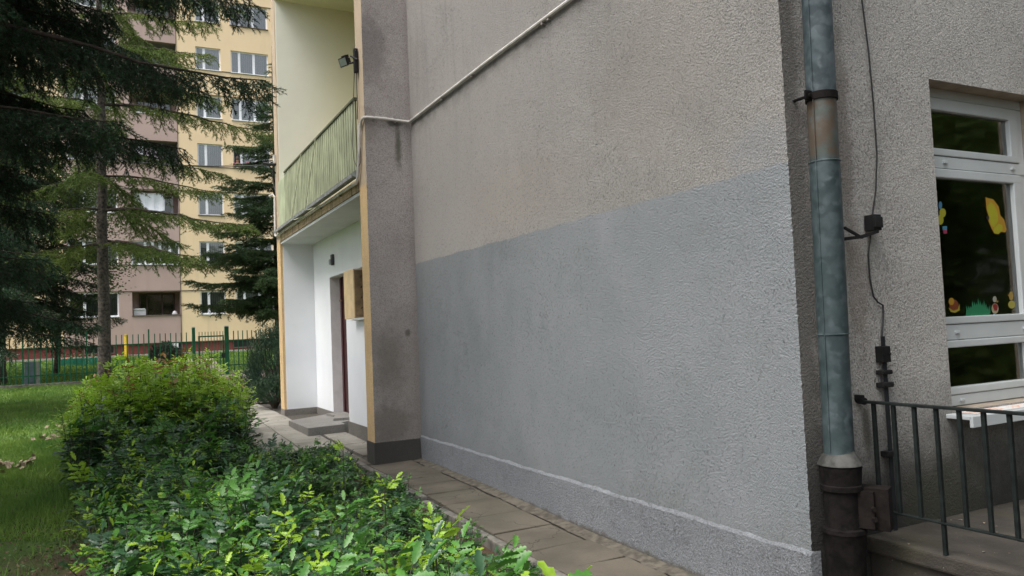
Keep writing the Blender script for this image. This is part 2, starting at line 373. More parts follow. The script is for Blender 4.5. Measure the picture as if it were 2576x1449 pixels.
# plinth of the painted wall, with a ragged painted ledge
def ex_pl(n, c):
    X, Y, Z = n.xyz(); c = n.mix(n.ss(n.noise(14, 4), .55, .75, 0, .5), c, (.15, .155, .16))
    g = n.m('SUBTRACT', Z, n.m('ADD', -.12, n.m('MULTIPLY', Y, .014))); wear = n.ss(n.m('ADD', g, n.m('MULTIPLY', n.noise(9, 4), .09)), .03, .07, .9, 0)
    c = n.mix(wear, c, (.13, .12, .10)); return n.mix(n.m('MULTIPLY', n.ss(n.m('ADD', Z, n.m('MULTIPLY', n.noise(30, 2), .02)), .272, .282, 0, .4), n.ss(n.noise(16, 3), .42, .6)), c, (.36, .38, .40))
M_pl = stucco('painted_plinth', (.27, .287, .305), (.32, .335, .352), extra=ex_pl, swirl=0, grain=1.5, pits=.6, pit=(.06, .06, .065), scale=.8, hgt=1.2)
pl = MB(); yy = np.arange(YW - .012, YC, .03)
prof = []
for q in yy:
    e = math.sin(q * 57.3) * 43758.5; e -= math.floor(e); e2 = math.sin(q * 17.1) * 9999; e2 -= math.floor(e2)
    wv = .003 * math.sin(q * 5.1) + .003 * math.sin(q * 13) + .006 * (e2 - .5)
    prof.append([(MX - .014 - .004 * e, q, -.4), (MX - .018 - .006 * e2, q, .1), (MX - .022 - .008 * e, q, .262 + wv * .5 + .004 * e2), (MX - .009, q, .274 + wv + .004 * e), (MX + .004, q, .279 + wv + .005 * e2)])
for k in range(len(prof) - 1):
    for j in range(4): pl.add([prof[k][j], prof[k][j + 1], prof[k + 1][j + 1], prof[k + 1][j]], [(0, 1, 2, 3)])
pl.add([prof[0][j] for j in range(5)] + [(MX + .05, YW - .012, .279), (MX + .05, YW - .012, -.4)], [(6, 5, 4, 3, 2, 1, 0)])
local(pl.build('plinth', M_pl, bld))
# pilaster side (faces the camera) and its yellow front
pi_ = MB()
for k in range(len(zs) - 1):
    a, b_ = zs[k], zs[k + 1]; ja, jb = jit(a, 5), jit(b_, 5)
    pi_.add([(PX + ja[0], YC + ja[1] * .5, a), (PX + .02, YC, a), (PX + .02, YC, b_), (PX + jb[0], YC + jb[1] * .5, b_), (MX + .01, YC, a), (MX + .01, YC, b_)], [(0, 1, 2, 3), (1, 4, 5, 2)])
local(pi_.build('pilaster_side', M_pil, bld))
pf = MB()
for k in range(len(zs) - 1):
    a, b_ = zs[k], zs[k + 1]; ja, jb = jit(a, 5), jit(b_, 5)
    pf.add([(PX + ja[0], YC + ja[1] * .5, a), (PX + jb[0], YC + jb[1] * .5, b_), (PX, YC + .02, b_), (PX, YC + .02, a), (PX, 9.07, b_), (PX, 9.07, a)], [(0, 1, 2, 3), (3, 2, 4, 5)])
    pf.add([(PX, 9.07, a), (PX, 9.07, b_), (PX + .9, 9.07, b_), (PX + .9, 9.07, a)], [(0, 1, 2, 3)])
local(pf.build('yellow_pier', M_yel, bld)); pf2 = MB(); pf2.box(PX, PX + 2, 14.3, 14.62, -.1, 3.2); pf2.box(PX, PX + 2, 14.32, 14.62, 3.2, 9.2); local(pf2.build('yellow_pier', M_yel, bld))
pp = MB(); pp.bbox(PX - .014, MX - .02, YC - .014, 9.075, -.3, .245, .006)
local(pp.build('pilaster_plinth', M_conc, bld))
# entrance recess
wr = MB()
wr.box(PX + .045, 3.205, 14.285, 14.4, .22, 3.2)                           # far end wall
wr.box(3.2, 3.38, 13.1, 14.3, .22, 3.2); wr.box(3.2, 3.38, 9.06, 13.1, 2.5, 3.2); wr.box(3.2, 3.38, 11.335, 12.1, .1, 2.5)
wr.box(3.0, 3.38, 9.08, 11.33, .235, 1.70)
local(wr.build('recess_wall', M_white, bld))
rv = MB(); rv.add([(3.202, 13.098, .17), (3.42, 13.098, .17), (3.42, 13.098, 2.5), (3.202, 13.098, 2.5)], [(0, 1, 2, 3)])
rv.add([(3.202, 12.1, 2.498), (3.202, 13.1, 2.498), (3.42, 13.1, 2.498), (3.42, 12.1, 2.498)], [(0, 1, 2, 3)])
local(rv.build('door_reveal', plain('grey_reveal', (.80, .77, .77), .9, .05, 6, bump=.3), bld))
so = MB(); so.box(PX + .01, 3.4, 9.07, 14.3, 3.2, 3.24)
local(so.build('soffit', plain('soffit_paint', (.62, .63, .63), .85, .06, 2, bump=.2), bld))
for bx in ((PX - .006, 3.19, 14.27, 14.63, -.1, .222), (3.185, 3.39, 13.1, 14.268, 0, .222), (2.985, 3.39, 9.07, 11.345, 0, .237)): local(MB().box(*bx).build('recess_plinth', M_conc2, bld))
sb_ = MB(); sb_.box(PX - .003, 4.4, 9.07, 14.32, 3.245, 3.40)
local(sb_.build('balcony_slab', M_edge, bld))
fl = MB(); fl.add([(PX - .02, 9.08, 3.405), (PX - .02, 14.3, 3.405), (PX - .10, 14.3, 3.43), (PX - .10, 9.08, 3.43)], [(0, 1, 2, 3)])
fl.add([(PX - .005, 9.08, 3.42), (PX - .005, 14.3, 3.42), (PX - .035, 14.3, 3.50), (PX - .035, 9.08, 3.50)], [(0, 1, 2, 3)])
fl.box(PX - .11, PX - .095, 9.08, 14.3, 3.395, 3.435)
local(fl.build('drip_flashing', plain('weathered_zinc', (.30, .31, .31), .55, .25, 8, metal=.3), bld))
# corrugated balcony rail
ra = MB(); yA, yB = 9.10, 13.64; n_ = 40; st_ = (yB - yA) / n_; prev = None; row = []
for k in range(n_):
    a = yA + k * st_
    for (dy, dx) in ((0, 0), (.074, 0), (.078, .038), (.108, .038), (.1125, 0)): row.append((PX - .02 + dx + rnd.uniform(-.0015, .0015), a + dy))
for k in range(len(row) - 1):
    (x0, y0), (x1, y1) = row[k], row[k + 1]; ra.add([(x0, y0, 3.49), (x1, y1, 3.49), (x1, y1, 4.37), (x0, y0, 4.37)], [(0, 1, 2, 3)])
M_rail = plain('olive_sheet_paint', (.37, .395, .26), .6, .14, 3)
rl = ra.build('railing', M_rail, bld); local(rl)
h = MB(); h.box(PX - .035, PX + .02, yA, yB, 4.372, 4.40)
o = h.build('handrail', plain('dark_olive', (.10, .11, .06), .6, .2), rl)
M_pale = plain('pale_green_paint', (.42, .46, .30), .7, .12, 3)
h = MB(); h.bbox(PX - .01, PX + .3, yB + .01, 14.3, 3.41, 4.33, .006); o = h.build('parapet', M_pale, bld); local(o)
for (ya, yb) in ((12.35, 12.75), (11.35, 11.95)):   # raking stays from handrail down to the flashing
    h = MB(); h.tube([(PX - .05, ya - .25, 4.36), (PX - .15, ya + .12, 3.38), (PX - .12, ya - .05, 3.36), (PX - .02, ya - .25, 3.39)], .008, 6)
    o = h.build('stay', plain('stay_paint', (.55, .57, .40), .5, .1), rl)
# upper loggia
ul = MB(); ul.box(PX + .02, 4.45, 14.29, 14.45, 3.41, 7.75); ul.box(4.3, 4.45, 9.08, 14.29, 3.41, 7.75)
local(ul.build('loggia_wall', M_log, bld))
ul = MB(); ul.box(PX + .01, 4.4, 9.07, 14.3, 7.72, 7.95); local(ul.build('loggia_ceiling', m_white('pale_ceiling_paint', (.62, .62, .42), (.58, .58, .42)), bld))
ul = MB(); ul.box(PX - .002, 4.4, 9.07, 14.32, 7.952, 9.2); local(ul.build('upper_wall', M_yel, bld))
# roof slab closes the volume
rf = MB(); rf.box(2.55, 10.2, 2.9, 14.7, 9.2, 9.4); local(rf.build('roof', M_conc2, bld))
bk = MB(); bk.box(10, 10.1, 2.97, 14.6, -.3, 9.2); bk.box(4.5, 10, 14.5, 14.6, -.3, 9.2); local(bk.build('rear_wall', M_conc2, bld))
# window wall with its opening
WX0, WX1, WZ0, WZ1 = 4.41, 5.555, .90, 2.912
ww = MB(); xsw = [MX, 3.207, WX0 - .02, WX0, WX1, WX1 + .02, 10.1]; zsw = sorted(set([round(z, 4) for z in zs] + [WZ0, WZ1]))
for k in range(len(zsw) - 1):
    for i in range(len(xsw) - 1):
        if WX0 - .001 <= xsw[i] < WX1 - .001 and WZ0 - .001 <= zsw[k] < WZ1 - .001: continue
        q = []
        for (xi, zk) in ((i, k), (i + 1, k), (i + 1, k + 1), (i, k + 1)):
            jx, jy = jit(zsw[zk]) if xi == 0 else (0, 0)
            if xi in (3, 4) and WZ0 < zsw[zk] < WZ1: jx = jit(zsw[zk], 9)[0] * .6
            q.append((xsw[xi] + jx, YW + jy, zsw[zk]))
        ww.add(q, [(0, 1, 2, 3)])
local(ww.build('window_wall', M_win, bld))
rv = MB()
rv.add([(WX1, YW, WZ0), (WX1, YW + .3, WZ0), (WX1, YW + .3, WZ1), (WX1, YW, WZ1)], [(0, 1, 2, 3)]); rv.add([(WX0, YW, WZ0), (WX0, YW, WZ1), (WX0, YW + .3, WZ1), (WX0, YW + .3, WZ0)], [(0, 1, 2, 3)])
rv.add([(WX0, YW, WZ1), (WX1, YW, WZ1), (WX1, YW + .3, WZ1), (WX0, YW + .3, WZ1)], [(0, 1, 2, 3)]); rv.add([(WX0, YW, WZ0), (WX0, YW + .3, WZ0), (WX1, YW + .3, WZ0), (WX1, YW, WZ0)], [(0, 1, 2, 3)])
local(rv.build('window_reveal', plain('reveal_render', (.33, .28, .22), .9, .15, 8, bump=.4), bld))
rm = MB()
rx0, rx1, ry0, ry1, rz0, rz1 = 3.3, 8.5, YW + .28, 7.5, .0, 3.2
rm.add([(rx0, ry0, rz0), (rx1, ry0, rz0), (rx1, ry1, rz0), (rx0, ry1, rz0), (rx0, ry0, rz1), (rx1, ry0, rz1), (rx1, ry1, rz1), (rx0, ry1, rz1)], [(0, 1, 2, 3), (7, 6, 5, 4), (1, 5, 6, 2), (2, 6, 7, 3), (3, 7, 4, 0)])
for (x0, x1, z0, z1) in ((rx0, WX0, rz0, rz1), (WX1, rx1, rz0, rz1), (WX0, WX1, rz0, WZ0), (WX0, WX1, WZ1, rz1)):
    rm.add([(x0, ry0, z0), (x1, ry0, z0), (x1, ry0, z1), (x0, ry0, z1)], [(0, 1, 2, 3)])
local(rm.build('room', plain('dim_room_wall', (.10, .085, .07), .9, .2, 2), bld))
M_pvc = plain('white_window_plastic', (.50, .535, .54), .35, .04, 3)
def m_glass(name, tint=.75, k=1.0):
    n = NM(name); n.t.nodes.remove(n.b); tr = n.t.nodes.new('ShaderNodeBsdfTransparent'); tr.inputs[0].default_value = (tint, tint, tint * .97, 1)
    gl = n.t.nodes.new('ShaderNodeBsdfGlossy'); gl.inputs['Roughness'].default_value = .06; gl.inputs['Color'].default_value = (.9, .92, .9, 1)
    bn = n.bump(n.noise(2.2, 2), .25, .01); n.L(bn, gl.inputs['Normal'])
    fr = n.t.nodes.new('ShaderNodeFresnel'); fr.inputs[0].default_value = 1.6; fac = n.m('MULTIPLY', fr.outputs[0], k, clamp=True)
    mx = n.t.nodes.new('ShaderNodeMixShader'); n.L(fac, mx.inputs[0]); n.L(tr.outputs[0], mx.inputs[1]); n.L(gl.outputs[0], mx.inputs[2]); n.L(mx.outputs[0], n.out.inputs[0]); return n.mat
M_glass = m_glass('window_glass', .62, 1.9)
FY = 3.07
win = MB()
win.bbox(WX0 - .02, WX1, FY, FY + .07, 2.852, WZ1 + .02, .006); win.bbox(5.487, WX1 + .001, FY, FY + .07, WZ0, 2.85, .006); win.bbox(WX0 - .02, WX0 + .06, FY, FY + .07, WZ0, 2.85, .006)
winf = win.build('window', M_pvc, bld); local(winf)
def wpart(name, mb, mat):
    return mb.build(name, mat, winf)
for (z0, z1) in ((2.478, 2.848), (1.412, 2.395), (.975, 1.31)):     # sashes
    s_ = MB(); y0 = FY - .012; g = .062
    s_.bbox(WX0 + .062, 5.485, y0, y0 + .06, z1 - (.078 if z1 > 2.7 else .058 if z1 > 2 else .045), z1, .007)
    s_.bbox(WX0 + .062, 5.485, y0, y0 + .06, z0, z0 + .046, .007)
    s_.bbox(5.398, 5.484, y0 + .001, y0 + .059, z0 + .02, z1 - .02, .007); s_.bbox(WX0 + .063, WX0 + .14, y0 + .001, y0 + .059, z0 + .02, z1 - .02, .007)
    wpart('sash', s_, M_pvc)
    p = MB(); p.box(WX0 + .1, 5.41, FY + .018, FY + .024, z0 + .03, z1 - .03); wpart('pane', p, M_glass)
for (z0, z1) in ((2.398, 2.474), (1.313, 1.408), (.905, .972)):
    s_ = MB(); s_.bbox(WX0 + .02, 5.54, FY - .006, FY + .05, z0, z1, .004)
    for xq in (4.66, 5.38): s_.bbox(xq, xq + .038, FY - .018, FY - .004, (z0 + z1) / 2 - .008, (z0 + z1) / 2 + .008, .003)
    wpart('transom', s_, M_pvc)
def m_sill():
    n = NM('oilcloth'); v = n.vor(22, 'DISTANCE_TO_EDGE', vec=n.vm('ADD', n.P, n.vm('SCALE', n.noise(8, 2, out=1), scale=.12))); c = n.mix(n.m('MULTIPLY', n.ss(v, .03, .08, 1, 0), n.ss(n.noise(9, 2), .42, .5)), (.74, .75, .74), (.75, .33, .15)); return n.fin(c, .4)
s_ = MB(); s_.bbox(WX0 - .06, WX1 + .05, 2.80, 3.06, .862, .886, .004); s_.bbox(WX0 - .06, WX1 + .05, 2.79, 2.81, .82, .884, .003); wpart('sill', s_, [M_pvc])
s_ = MB(); s_.add([(WX0 + .04, 2.83, .8885), (WX1, 2.83, .8885), (WX1, 3.045, .8885), (WX0 + .04, 3.045, .8885)], [(0, 1, 2, 3)]); wpart('sill_cover', s_, m_sill())
s_ = MB(); cp = [(5.10 + .011 * k, YW + .34 + .02 * math.sin(k * 1.3)) for k in range(42)]
for k in range(41): s_.add([(*cp[k], 1.0), (*cp[k + 1], 1.0), (*cp[k + 1], 2.95), (*cp[k], 2.95)], [(0, 1, 2, 3)])
local(s_.build('curtain', plain('brown_curtain', (.13, .08, .045), .9, .2, 5), bld))
# entrance door
dr = MB(); dr.bbox(3.385, 3.43, 12.1, 13.095, .20, 2.5, .004); dr.bbox(3.365, 3.40, 12.16, 12.23, .2, 2.48, .003); dr.bbox(3.365, 3.40, 13.0, 13.09, .2, 2.48, .003)
do = dr.build('door', plain('dark_red_door_paint', (.055, .012, .014), .4, .2, 5), bld); local(do)
h = MB(); h.bbox(3.34, 3.37, 12.96, 13.05, 2.08, 2.11, .004); o = h.build('door_closer', plain('brass_brown', (.25, .16, .1), .4, .1), do)
# ------------------------------------------------------------------ fixtures on the near building
def solid(name, mb, mat, label, cat, group=None, smooth=False):
    o = mb.build(name, mat, None, smooth); return tag(o, label, cat, group)
ms = empty('mailbox_cabinet', (2.99, 11.2, 1.73), 0, 'yellow cabinet with brown side above the white recess wall', 'cabinet')
q = MB(); q.bbox(2.985, 3.2, 10.84, 11.37, 1.74, 2.45, .006); local(q.build('casing', plain('cabinet_yellow', (.66, .50, .29), .6, .08), ms))
q = MB(); q.box(3.0, 3.19, 10.825, 10.838, 1.76, 2.43); pn = q.build('side_panel', plain('brown_varnish', (.23, .16, .085), .5, .25, 6), ms); local(pn)
for zz in (1.88, 2.03, 2.18, 2.33):
    q = MB(); q.tube([(3.09, 10.825, zz), (3.09, 10.79, zz + .01)], .012, 8); o = q.build('knob', plain('dark_knob', (.08, .05, .03), .4), pn)
q = MB(); q.bbox(2.93, 3.22, 9.1, 10.8, 1.703, 1.735, .005); solid('wall_ledge', q, plain('ledge_paint', (.55, .55, .52), .7, .1), 'small grey ledge on top of the white recess wall', 'ledge')
wl = empty('wall_lamp', (3.2, 12.78, 2.76), 0, 'small dark lamp on the white wall above the door', 'lamp')
q = MB(); q.bbox(3.155, 3.2, 12.73, 12.83, 2.68, 2.86, .01); local(q.build('housing', plain('dark_grey_metal', (.06, .065, .07), .5, .2), wl))
q = MB(); q.bbox(3.12, 3.155, 12.745, 12.815, 2.69, 2.78, .012); local(q.build('lamp_glass', plain('dull_glass', (.3, .32, .32), .3, .1), wl))
stp = MB(); stp.prism([(2.39, 12.75), (2.42, 11.45), (3.0, 11.55), (3.0, 11.83), (3.38, 12.1), (3.38, 13.08), (3.19, 13.08), (3.19, 13.3)], 0, .178)
stp.prism([(2.95, 12.1), (3.37, 12.05), (3.37, 13.05), (3.05, 13.0), (3.1, 12.6)], .18, .215)
solid('door_step', stp, stucco('step_concrete', (.30, .29, .27), (.24, .23, .21), swirl=0, pits=.25, hgt=.4), 'grey concrete step slab at the entrance door', 'step')
# floodlight on the pier
flo = empty('floodlight', (2.60, 8.98, 4.82), 0, 'dark boxy floodlight fixed to the yellow pier edge', 'lamp')
M_dk = plain('black_metal', (.012, .012, .012), .6, .3, spec=.25)
q = MB(); P0 = Vector((2.50, 9.10, 4.83)); rot = Matrix.Rotation(R(25), 4, 'Z') @ Matrix.Rotation(R(-20), 4, 'Y')
def rbox(mb, P, rot, hx, hy, hz, taper=1.):
    vs_ = []
    for z in (-hz, hz):
        for (x, y) in ((-hx, -hy), (hx, -hy), (hx, hy), (-hx, hy)):
            t = taper if x > 0 else 1; vs_.append(P + (rot @ Vector((x, y * t, z * t))))
    mb.add(vs_, [(0, 3, 2, 1), (4, 5, 6, 7), (0, 1, 5, 4), (1, 2, 6, 5), (2, 3, 7, 6), (3, 0, 4, 7)])
rbox(q, P0, rot, .038, .064, .048, .7); rbox(q, P0 + (rot @ Vector((-.042, 0, 0))), rot, .006, .070, .054); rbox(q, P0 + (rot @ Vector((.01, 0, .06))), rot, .025, .04, .015)
local(q.build('housing', M_dk, flo))
q = MB(); rbox(q, P0 + (rot @ Vector((-.05, 0, 0))), rot, .003, .058, .043); local(q.build('lens', plain('lens_glass', (.22, .24, .24), .15, .1, spec=.8), flo))
q = MB(); q.tube([P0 + Vector((.03, 0, -.02)), (2.52, 9.0, 4.78), (2.6, 8.98, 4.80)], .012, 6); q.bbox(2.56, 2.605, 8.93, 8.99, 4.66, 4.95, .004); q.tube([(2.54, 9.02, 4.88), (2.585, 8.90, 4.80)], .012, 6)
local(q.build('bracket', M_dk, flo))
M_cond = plain('white_conduit', (.60, .58, .54), .5, .15, 6)
M_cable = plain('dark_cable', (.10, .09, .08), .7, .2)
q = MB(); q.tube([(2.575, 8.93, 4.93), (2.58, 8.95, 4.88), (2.59, 8.97, 4.3), (2.59, 9.0, 4.1)], .006, 6); q.tube([(2.58, 8.97, 4.9), (2.57, 9.06, 4.4), (2.56, 9.14, 3.85), (2.56, 9.10, 3.62), (2.575, 9.0, 3.50), (2.59, 8.93, 3.55), (2.60, 8.92, 3.8), (2.60, 8.90, 4.05)], .005, 6)
solid('lamp_cable', q, M_cable, 'thin dark cable looping down from the floodlight', 'cable')
# white conduit: along painted wall, round pilaster, down pier, along slab edge, up the far pier
cd = empty('conduit_pipe', (PX, 9.0, 4.06), 0, 'white conduit pipe running across the wall and round the pilaster', 'pipe')
q = MB(); zc = 4.052; r_ = .017
q.tube([(MX - .022, 1.9 + 1.1, zc - .01), (MX - .022, 5, zc - .012), (MX - .022, 6.5, zc + .004), (MX - .022, YC - .05, zc), (MX - .035, YC - .025, zc), (MX - .07, YC - .022, zc), (2.85, YC - .024, zc + .012), (PX + .02, YC - .025, zc + .012), (PX - .012, YC - .02, zc + .008), (PX - .022, YC + .02, zc), (PX - .024, YC + .06, zc - .02), (PX - .024, YC + .10, zc - .08)], r_, 8)
q.tube([(PX - .028, YC + .10, zc - .03), (PX - .028, 8.93, 3.75), (PX - .03, 9.0, 3.48), (PX - .03, 9.03, 3.40), (PX - .035, 9.1, 3.335), (PX - .03, 9.3, 3.345), (PX - .03, 11.5, 3.365), (PX - .03, 14.5, 3.375), (PX - .035, 14.58, 3.40), (PX - .03, 14.60, 3.5), (PX - .03, 14.56, 4.12), (PX - .05, 14.60, 4.16), (PX - .12, 14.62, 4.13)], r_ + .002, 8)
local(q.build('pipe', M_cond, cd, smooth='auto'))
for (x, y, z, ax) in [(MX - .02, 3.6, zc - .01, 'y'), (MX - .02, 4.4, zc - .011, 'y'), (MX - .02, 5.35, zc - .01, 'y'), (MX - .02, 5.45, zc - .008, 'y'), (MX - .02, 6.9, zc + .003, 'y'), (MX - .02, 7.7, zc, 'y'), (2.98, YC - .02, zc + .008, 'x'), (2.72, YC - .02, zc + .012, 'x'),
                      (PX - .028, 9.9, 3.35, 'y'), (PX - .028, 11.0, 3.36, 'y'), (PX - .028, 12.6, 3.37, 'y'), (PX - .028, 13.7, 3.372, 'y')]:
    q = MB(); e = .026
    if ax == 'y': q.bbox(x - .012, x + .02, y - .012, y + .012, z - e - .01, z + e, .003)
    else: q.bbox(x - .012, x + .012, y - .012, y + .018, z - e - .01, z + e, .003)
    local(q.build('clip', plain('clip_grey', (.22, .2, .18), .6), cd))
q = MB(); q.bbox(PX - .05, PX - .004, 14.46, 14.54, 4.72, 4.88, .006); jb = solid('junction_box', q, M_cond, 'small white junction box on the far pier edge', 'box')
q = MB(); q.tube([(PX - .03, 14.5, 4.72), (PX - .06, 14.52, 4.6), (PX - .05, 14.56, 4.4), (PX - .03, 14.5, 4.2)], .007, 6); solid('box_cable', q, M_cable, 'dark cable hanging from the white junction box', 'cable')
# overhead line to the far pier
a = Vector(on(693, 415, 1, 14.5)); e = Vector(on(60, 352, 1, 24.5)); pts = [a + (e - a) * t + Vector((0, 0, -.25 * 4 * t * (1 - t))) for t in np.linspace(0, 1, 12)]; e2 = e + (e - a) * .8; pts.append(e2)
q = MB(); q.tube(pts, .011, 6); q.tube([a + Vector((.1, .02, .1)), a + Vector((-.08, 0, .04)), a + Vector((-.1, .02, -.04)), a + Vector((.02, .05, -.15)), a + Vector((.03, .05, -.5))], .014, 6); q.tube([a + Vector((-.22, .02, .02)), a], .028, 6)
solid('overhead_cable', q, plain('black_cable', (.03, .03, .03), .6), 'black overhead cable running from the far pier into the trees', 'cable')

# drainpipe (slightly out of plumb)
def m_zinc():
    n = NM('zinc_sheet'); X, Y, Z = n.xyz()
    v = n.vor(26, 'SMOOTH_F1', vec=n.vm('ADD', n.P, n.vm('SCALE', n.noise(14, 3, out=1), scale=.09)), out='Color'); s3 = n.t.nodes.new('ShaderNodeSeparateColor'); n.L(v, s3.inputs[0])
    c = n.mix(s3.outputs[0], (.026, .036, .041), (.105, .130, .142)); c = n.mix(n.ss(n.noise(6, 4), .4, .7, 0, .6), c, (.028, .044, .047))
    band = n.m('MULTIPLY', n.ss(Z, 2.30, 2.36), n.ss(Z, 2.66, 2.62)); ru = n.m('MULTIPLY', n.ss(n.noise(9, 4), .35, .6), band)
    c = n.mix(n.m('MULTIPLY', band, .5), c, (.10, .105, .08)); c = n.mix(n.m('MULTIPLY', ru, .7), c, (.09, .05, .028))
    c = n.mix(n.ss(n.m('ADD', Z, n.m('MULTIPLY', n.noise(5, 3), .3)), 2.3, 2.9, .35, 0), c, (.03, .048, .045))
    return n.fin(c, .55, n.bump(n.noise(5, 3), .3, .01), spec=.2, metal=.05)
M_zinc = m_zinc(); M_iron = plain('old_cast_iron', (.008, .0065, .006), .9, .4, 14, spec=.15, bump=.5, bscale=70)
dp = empty('drainpipe', (3.31, 2.85, -.1), 0, 'zinc rainwater downpipe with cast iron foot at the wall corner', 'pipe')
PT = (3.372, 2.855, 3.3); PB = (3.315, 2.85, .79)
def along(z): t = (z - PB[2]) / (PT[2] - PB[2]); return Vector((PB[0] + (PT[0] - PB[0]) * t, PB[1] + (PT[1] - PB[1]) * t, z))
def lathe(mb, cfun, prof, n=32):
    pts = [cfun(z) for r, z in prof]; V = []; F = []
    for (r, z), p in zip(prof, pts):
        for k in range(n): a_ = 2 * math.pi * k / n; V.append((p.x + r * math.cos(a_), p.y + r * math.sin(a_), z))
    for i in range(len(prof) - 1):
        for k in range(n): F.append((i * n + k, i * n + (k + 1) % n, (i + 1) * n + (k + 1) % n, (i + 1) * n + k))
    mb.add(V, F)
for (z0, z1, r) in ((2.66, 9.2, .0765), (2.31, 2.66, .0745), (1.402, 2.312, .0775), (.78, 1.40, .0755)):
    q = MB(); lathe(q, along, [(r, z0), (r, z1 - .004), (r - .003, z1)]); local(q.build('pipe_length', M_zinc, dp, smooth='auto'))
for zz in (2.312, 1.40): q = MB(); lathe(q, along, [(.074, zz - .006), (.0805, zz - .003), (.0805, zz + .002), (.074, zz + .006)]); local(q.build('joint_bead', M_zinc, dp, smooth='auto'))
q = MB(); q.tube([along(z) + Vector((-.078, -.012, 0)) for z in (.8, 2, 4, 9)], .004, 6); local(q.build('seam', M_zinc, dp))
q = MB(); lathe(q, along, [(.077, 2.64), (.083, 2.642), (.083, 2.682), (.077, 2.684)]); c0 = along(2.66); q.bbox(c0.x - .125, c0.x - .075, c0.y - .008, c0.y + .004, 2.638, 2.69, .003); q.tube([c0 + Vector((-.1, 0, 0)), c0 + Vector((-.1, .1, 0))], .008, 6); q.tube([c0 + Vector((-.1, -.02, 0)), c0 + Vector((-.1, .012, 0))], .011, 6)
local(q.build('clamp', M_iron, dp, smooth='auto'))
cc = lambda z: Vector((3.318, 2.85, z))
q = MB(); lathe(q, cc, [(.074, .80), (.078, .785), (.110, .735), (.112, .728), (.09, .726)], 40); local(q.build('collar', plain('pale_zinc', (.075, .075, .07), .8, .35, 12, spec=.15), dp, smooth='auto'))
q = MB(); lathe(q, cc, [(.07, .728), (.103, .726), (.106, .715), (.103, .70), (.099, .645), (.098, .63), (.104, .625), (.104, .60), (.09, .595), (.089, .42), (.091, .41), (.108, .405), (.11, .385), (.104, .375), (.101, .30), (.098, .27), (.096, .26), (.095, -.3)], 40)
local(q.build('iron_foot', M_iron, dp, smooth='auto'))
q = MB()
rr = Matrix.Rotation(R(28), 4, 'Z'); rbox(q, Vector((3.38, 2.785, .51)), rr, .06, .07, .092); rbox(q, Vector((3.425, 2.745, .51)), rr, .05, .078, .105)
q.tube([(3.36, 2.70, .52), (3.345, 2.68, .52)], .012, 6); q.tube([(3.36, 2.70, .47), (3.345, 2.68, .47)], .012, 6)
local(q.build('inspection_box', plain('rusty_iron', (.010, .0075, .0065), .85, .35, 18, spec=.15, bump=.5), dp))
# lightning conductor
lc = empty('lightning_conductor', (3.8, 2.93, 1.0), 0, 'thin black wire with clamps and flat strip beside the drainpipe', 'cable')
q = MB()
wpts = [(2160, -160), (2168, 0), (2185, 130), (2197, 260), (2206, 390), (2203, 480), (2192, 560)]
q.tube([on(u, v, 1, 2.925) for u, v in wpts], .005, 6); q.tube([on(u, v, 1, 2.93) for u, v in [(2190, 590), (2184, 640), (2188, 700), (2197, 745), (2208, 760), (2221, 768), (2222, 790), (2218, 850)]], .0055, 6)
local(q.build('wire', plain('wire_black', (.02, .02, .02), .6), lc))
q = MB(); c0 = on(2190, 562, 1, 2.92); q.bbox(c0[0] - .028, c0[0] + .028, 2.87, 2.94, c0[2] - .045, c0[2] + .045, .005); q.bbox(c0[0] - .034, c0[0] + .03, 2.862, 2.88, c0[2] - .03, c0[2] + .03, .004)
d0 = on(2128, 590, 1, 2.87); q.tube([(c0[0], 2.88, c0[2] - .05), ((c0[0] + d0[0]) / 2 - .01, 2.87, d0[2] - .01), (d0[0] - .02, 2.87, d0[2] - .025)], .013, 4); q.tube([((c0[0] + d0[0]) / 2 - .01, 2.87, d0[2] - .015), (d0[0] - .02, 2.86, d0[2] + .035)], .009, 4)
local(q.build('wire_holder', M_dk, lc))
sx = 3.80
q = MB(); q.box(sx - .014, sx + .014, 2.915, 2.922, .26, 1.37); local(q.build('strip', plain('dull_black_strip', (.018, .021, .023), .7, .2, spec=.2), lc))
for (zz, w_, h_) in ((1.27, .034, .045), (1.17, .04, .012), (1.10, .045, .014), (.72, .045, .016)):
    q = MB(); q.bbox(sx - w_, sx + w_, 2.90, 2.948, zz - h_, zz + h_, .004); q.tube([(sx - w_ * .7, 2.895, zz), (sx - w_ * .7, 2.91, zz)], .007, 6); q.tube([(sx + w_ * .7, 2.895, zz), (sx + w_ * .7, 2.91, zz)], .007, 6); local(q.build('clamp', M_dk, lc))
# landing with its iron rail
def m_land():
    n = NM('landing_concrete'); X, Y, Z = n.xyz(); c = n.mix(n.ss(n.noise(4, 5), .3, .7), (.027, .023, .018), (.055, .047, .036)); c = n.mix(n.ss(n.noise(2.5, 4), .5, .68, 0, .7), c, (.035, .033, .016))
    c = n.mix(n.ss(n.noise(45, 2), .72, .76, 0, .7), c, (.2, .19, .16)); return n.fin(c, .85, n.bump(n.m('ADD', n.noise(30, 5), n.noise(110, 2)), .7, .006))
q = MB(); q.bbox(3.585, 7.0, -.5, 2.945, .215, .30, .012); q.box(3.615, 6.97, -.47, 2.94, -.35, .214)
solid('stair_landing', q, m_land(), 'mossy dark concrete landing under the window and iron rail', 'landing')
lt = MB(); rl_ = random.Random(4)
for _ in range(60):
    x, y = rl_.uniform(3.6, 5.2), rl_.uniform(1.6, 2.92); s_ = rl_.uniform(.006, .018); a_ = rl_.uniform(0, 6.28); c_, d_ = math.cos(a_) * s_, math.sin(a_) * s_
    lt.add([(x - c_, y - d_, .303), (x + d_ * .4, y - c_ * .4, .306), (x + c_, y + d_, .304), (x - d_ * .4, y + c_ * .4, .308)], [(0, 1, 2, 3)])
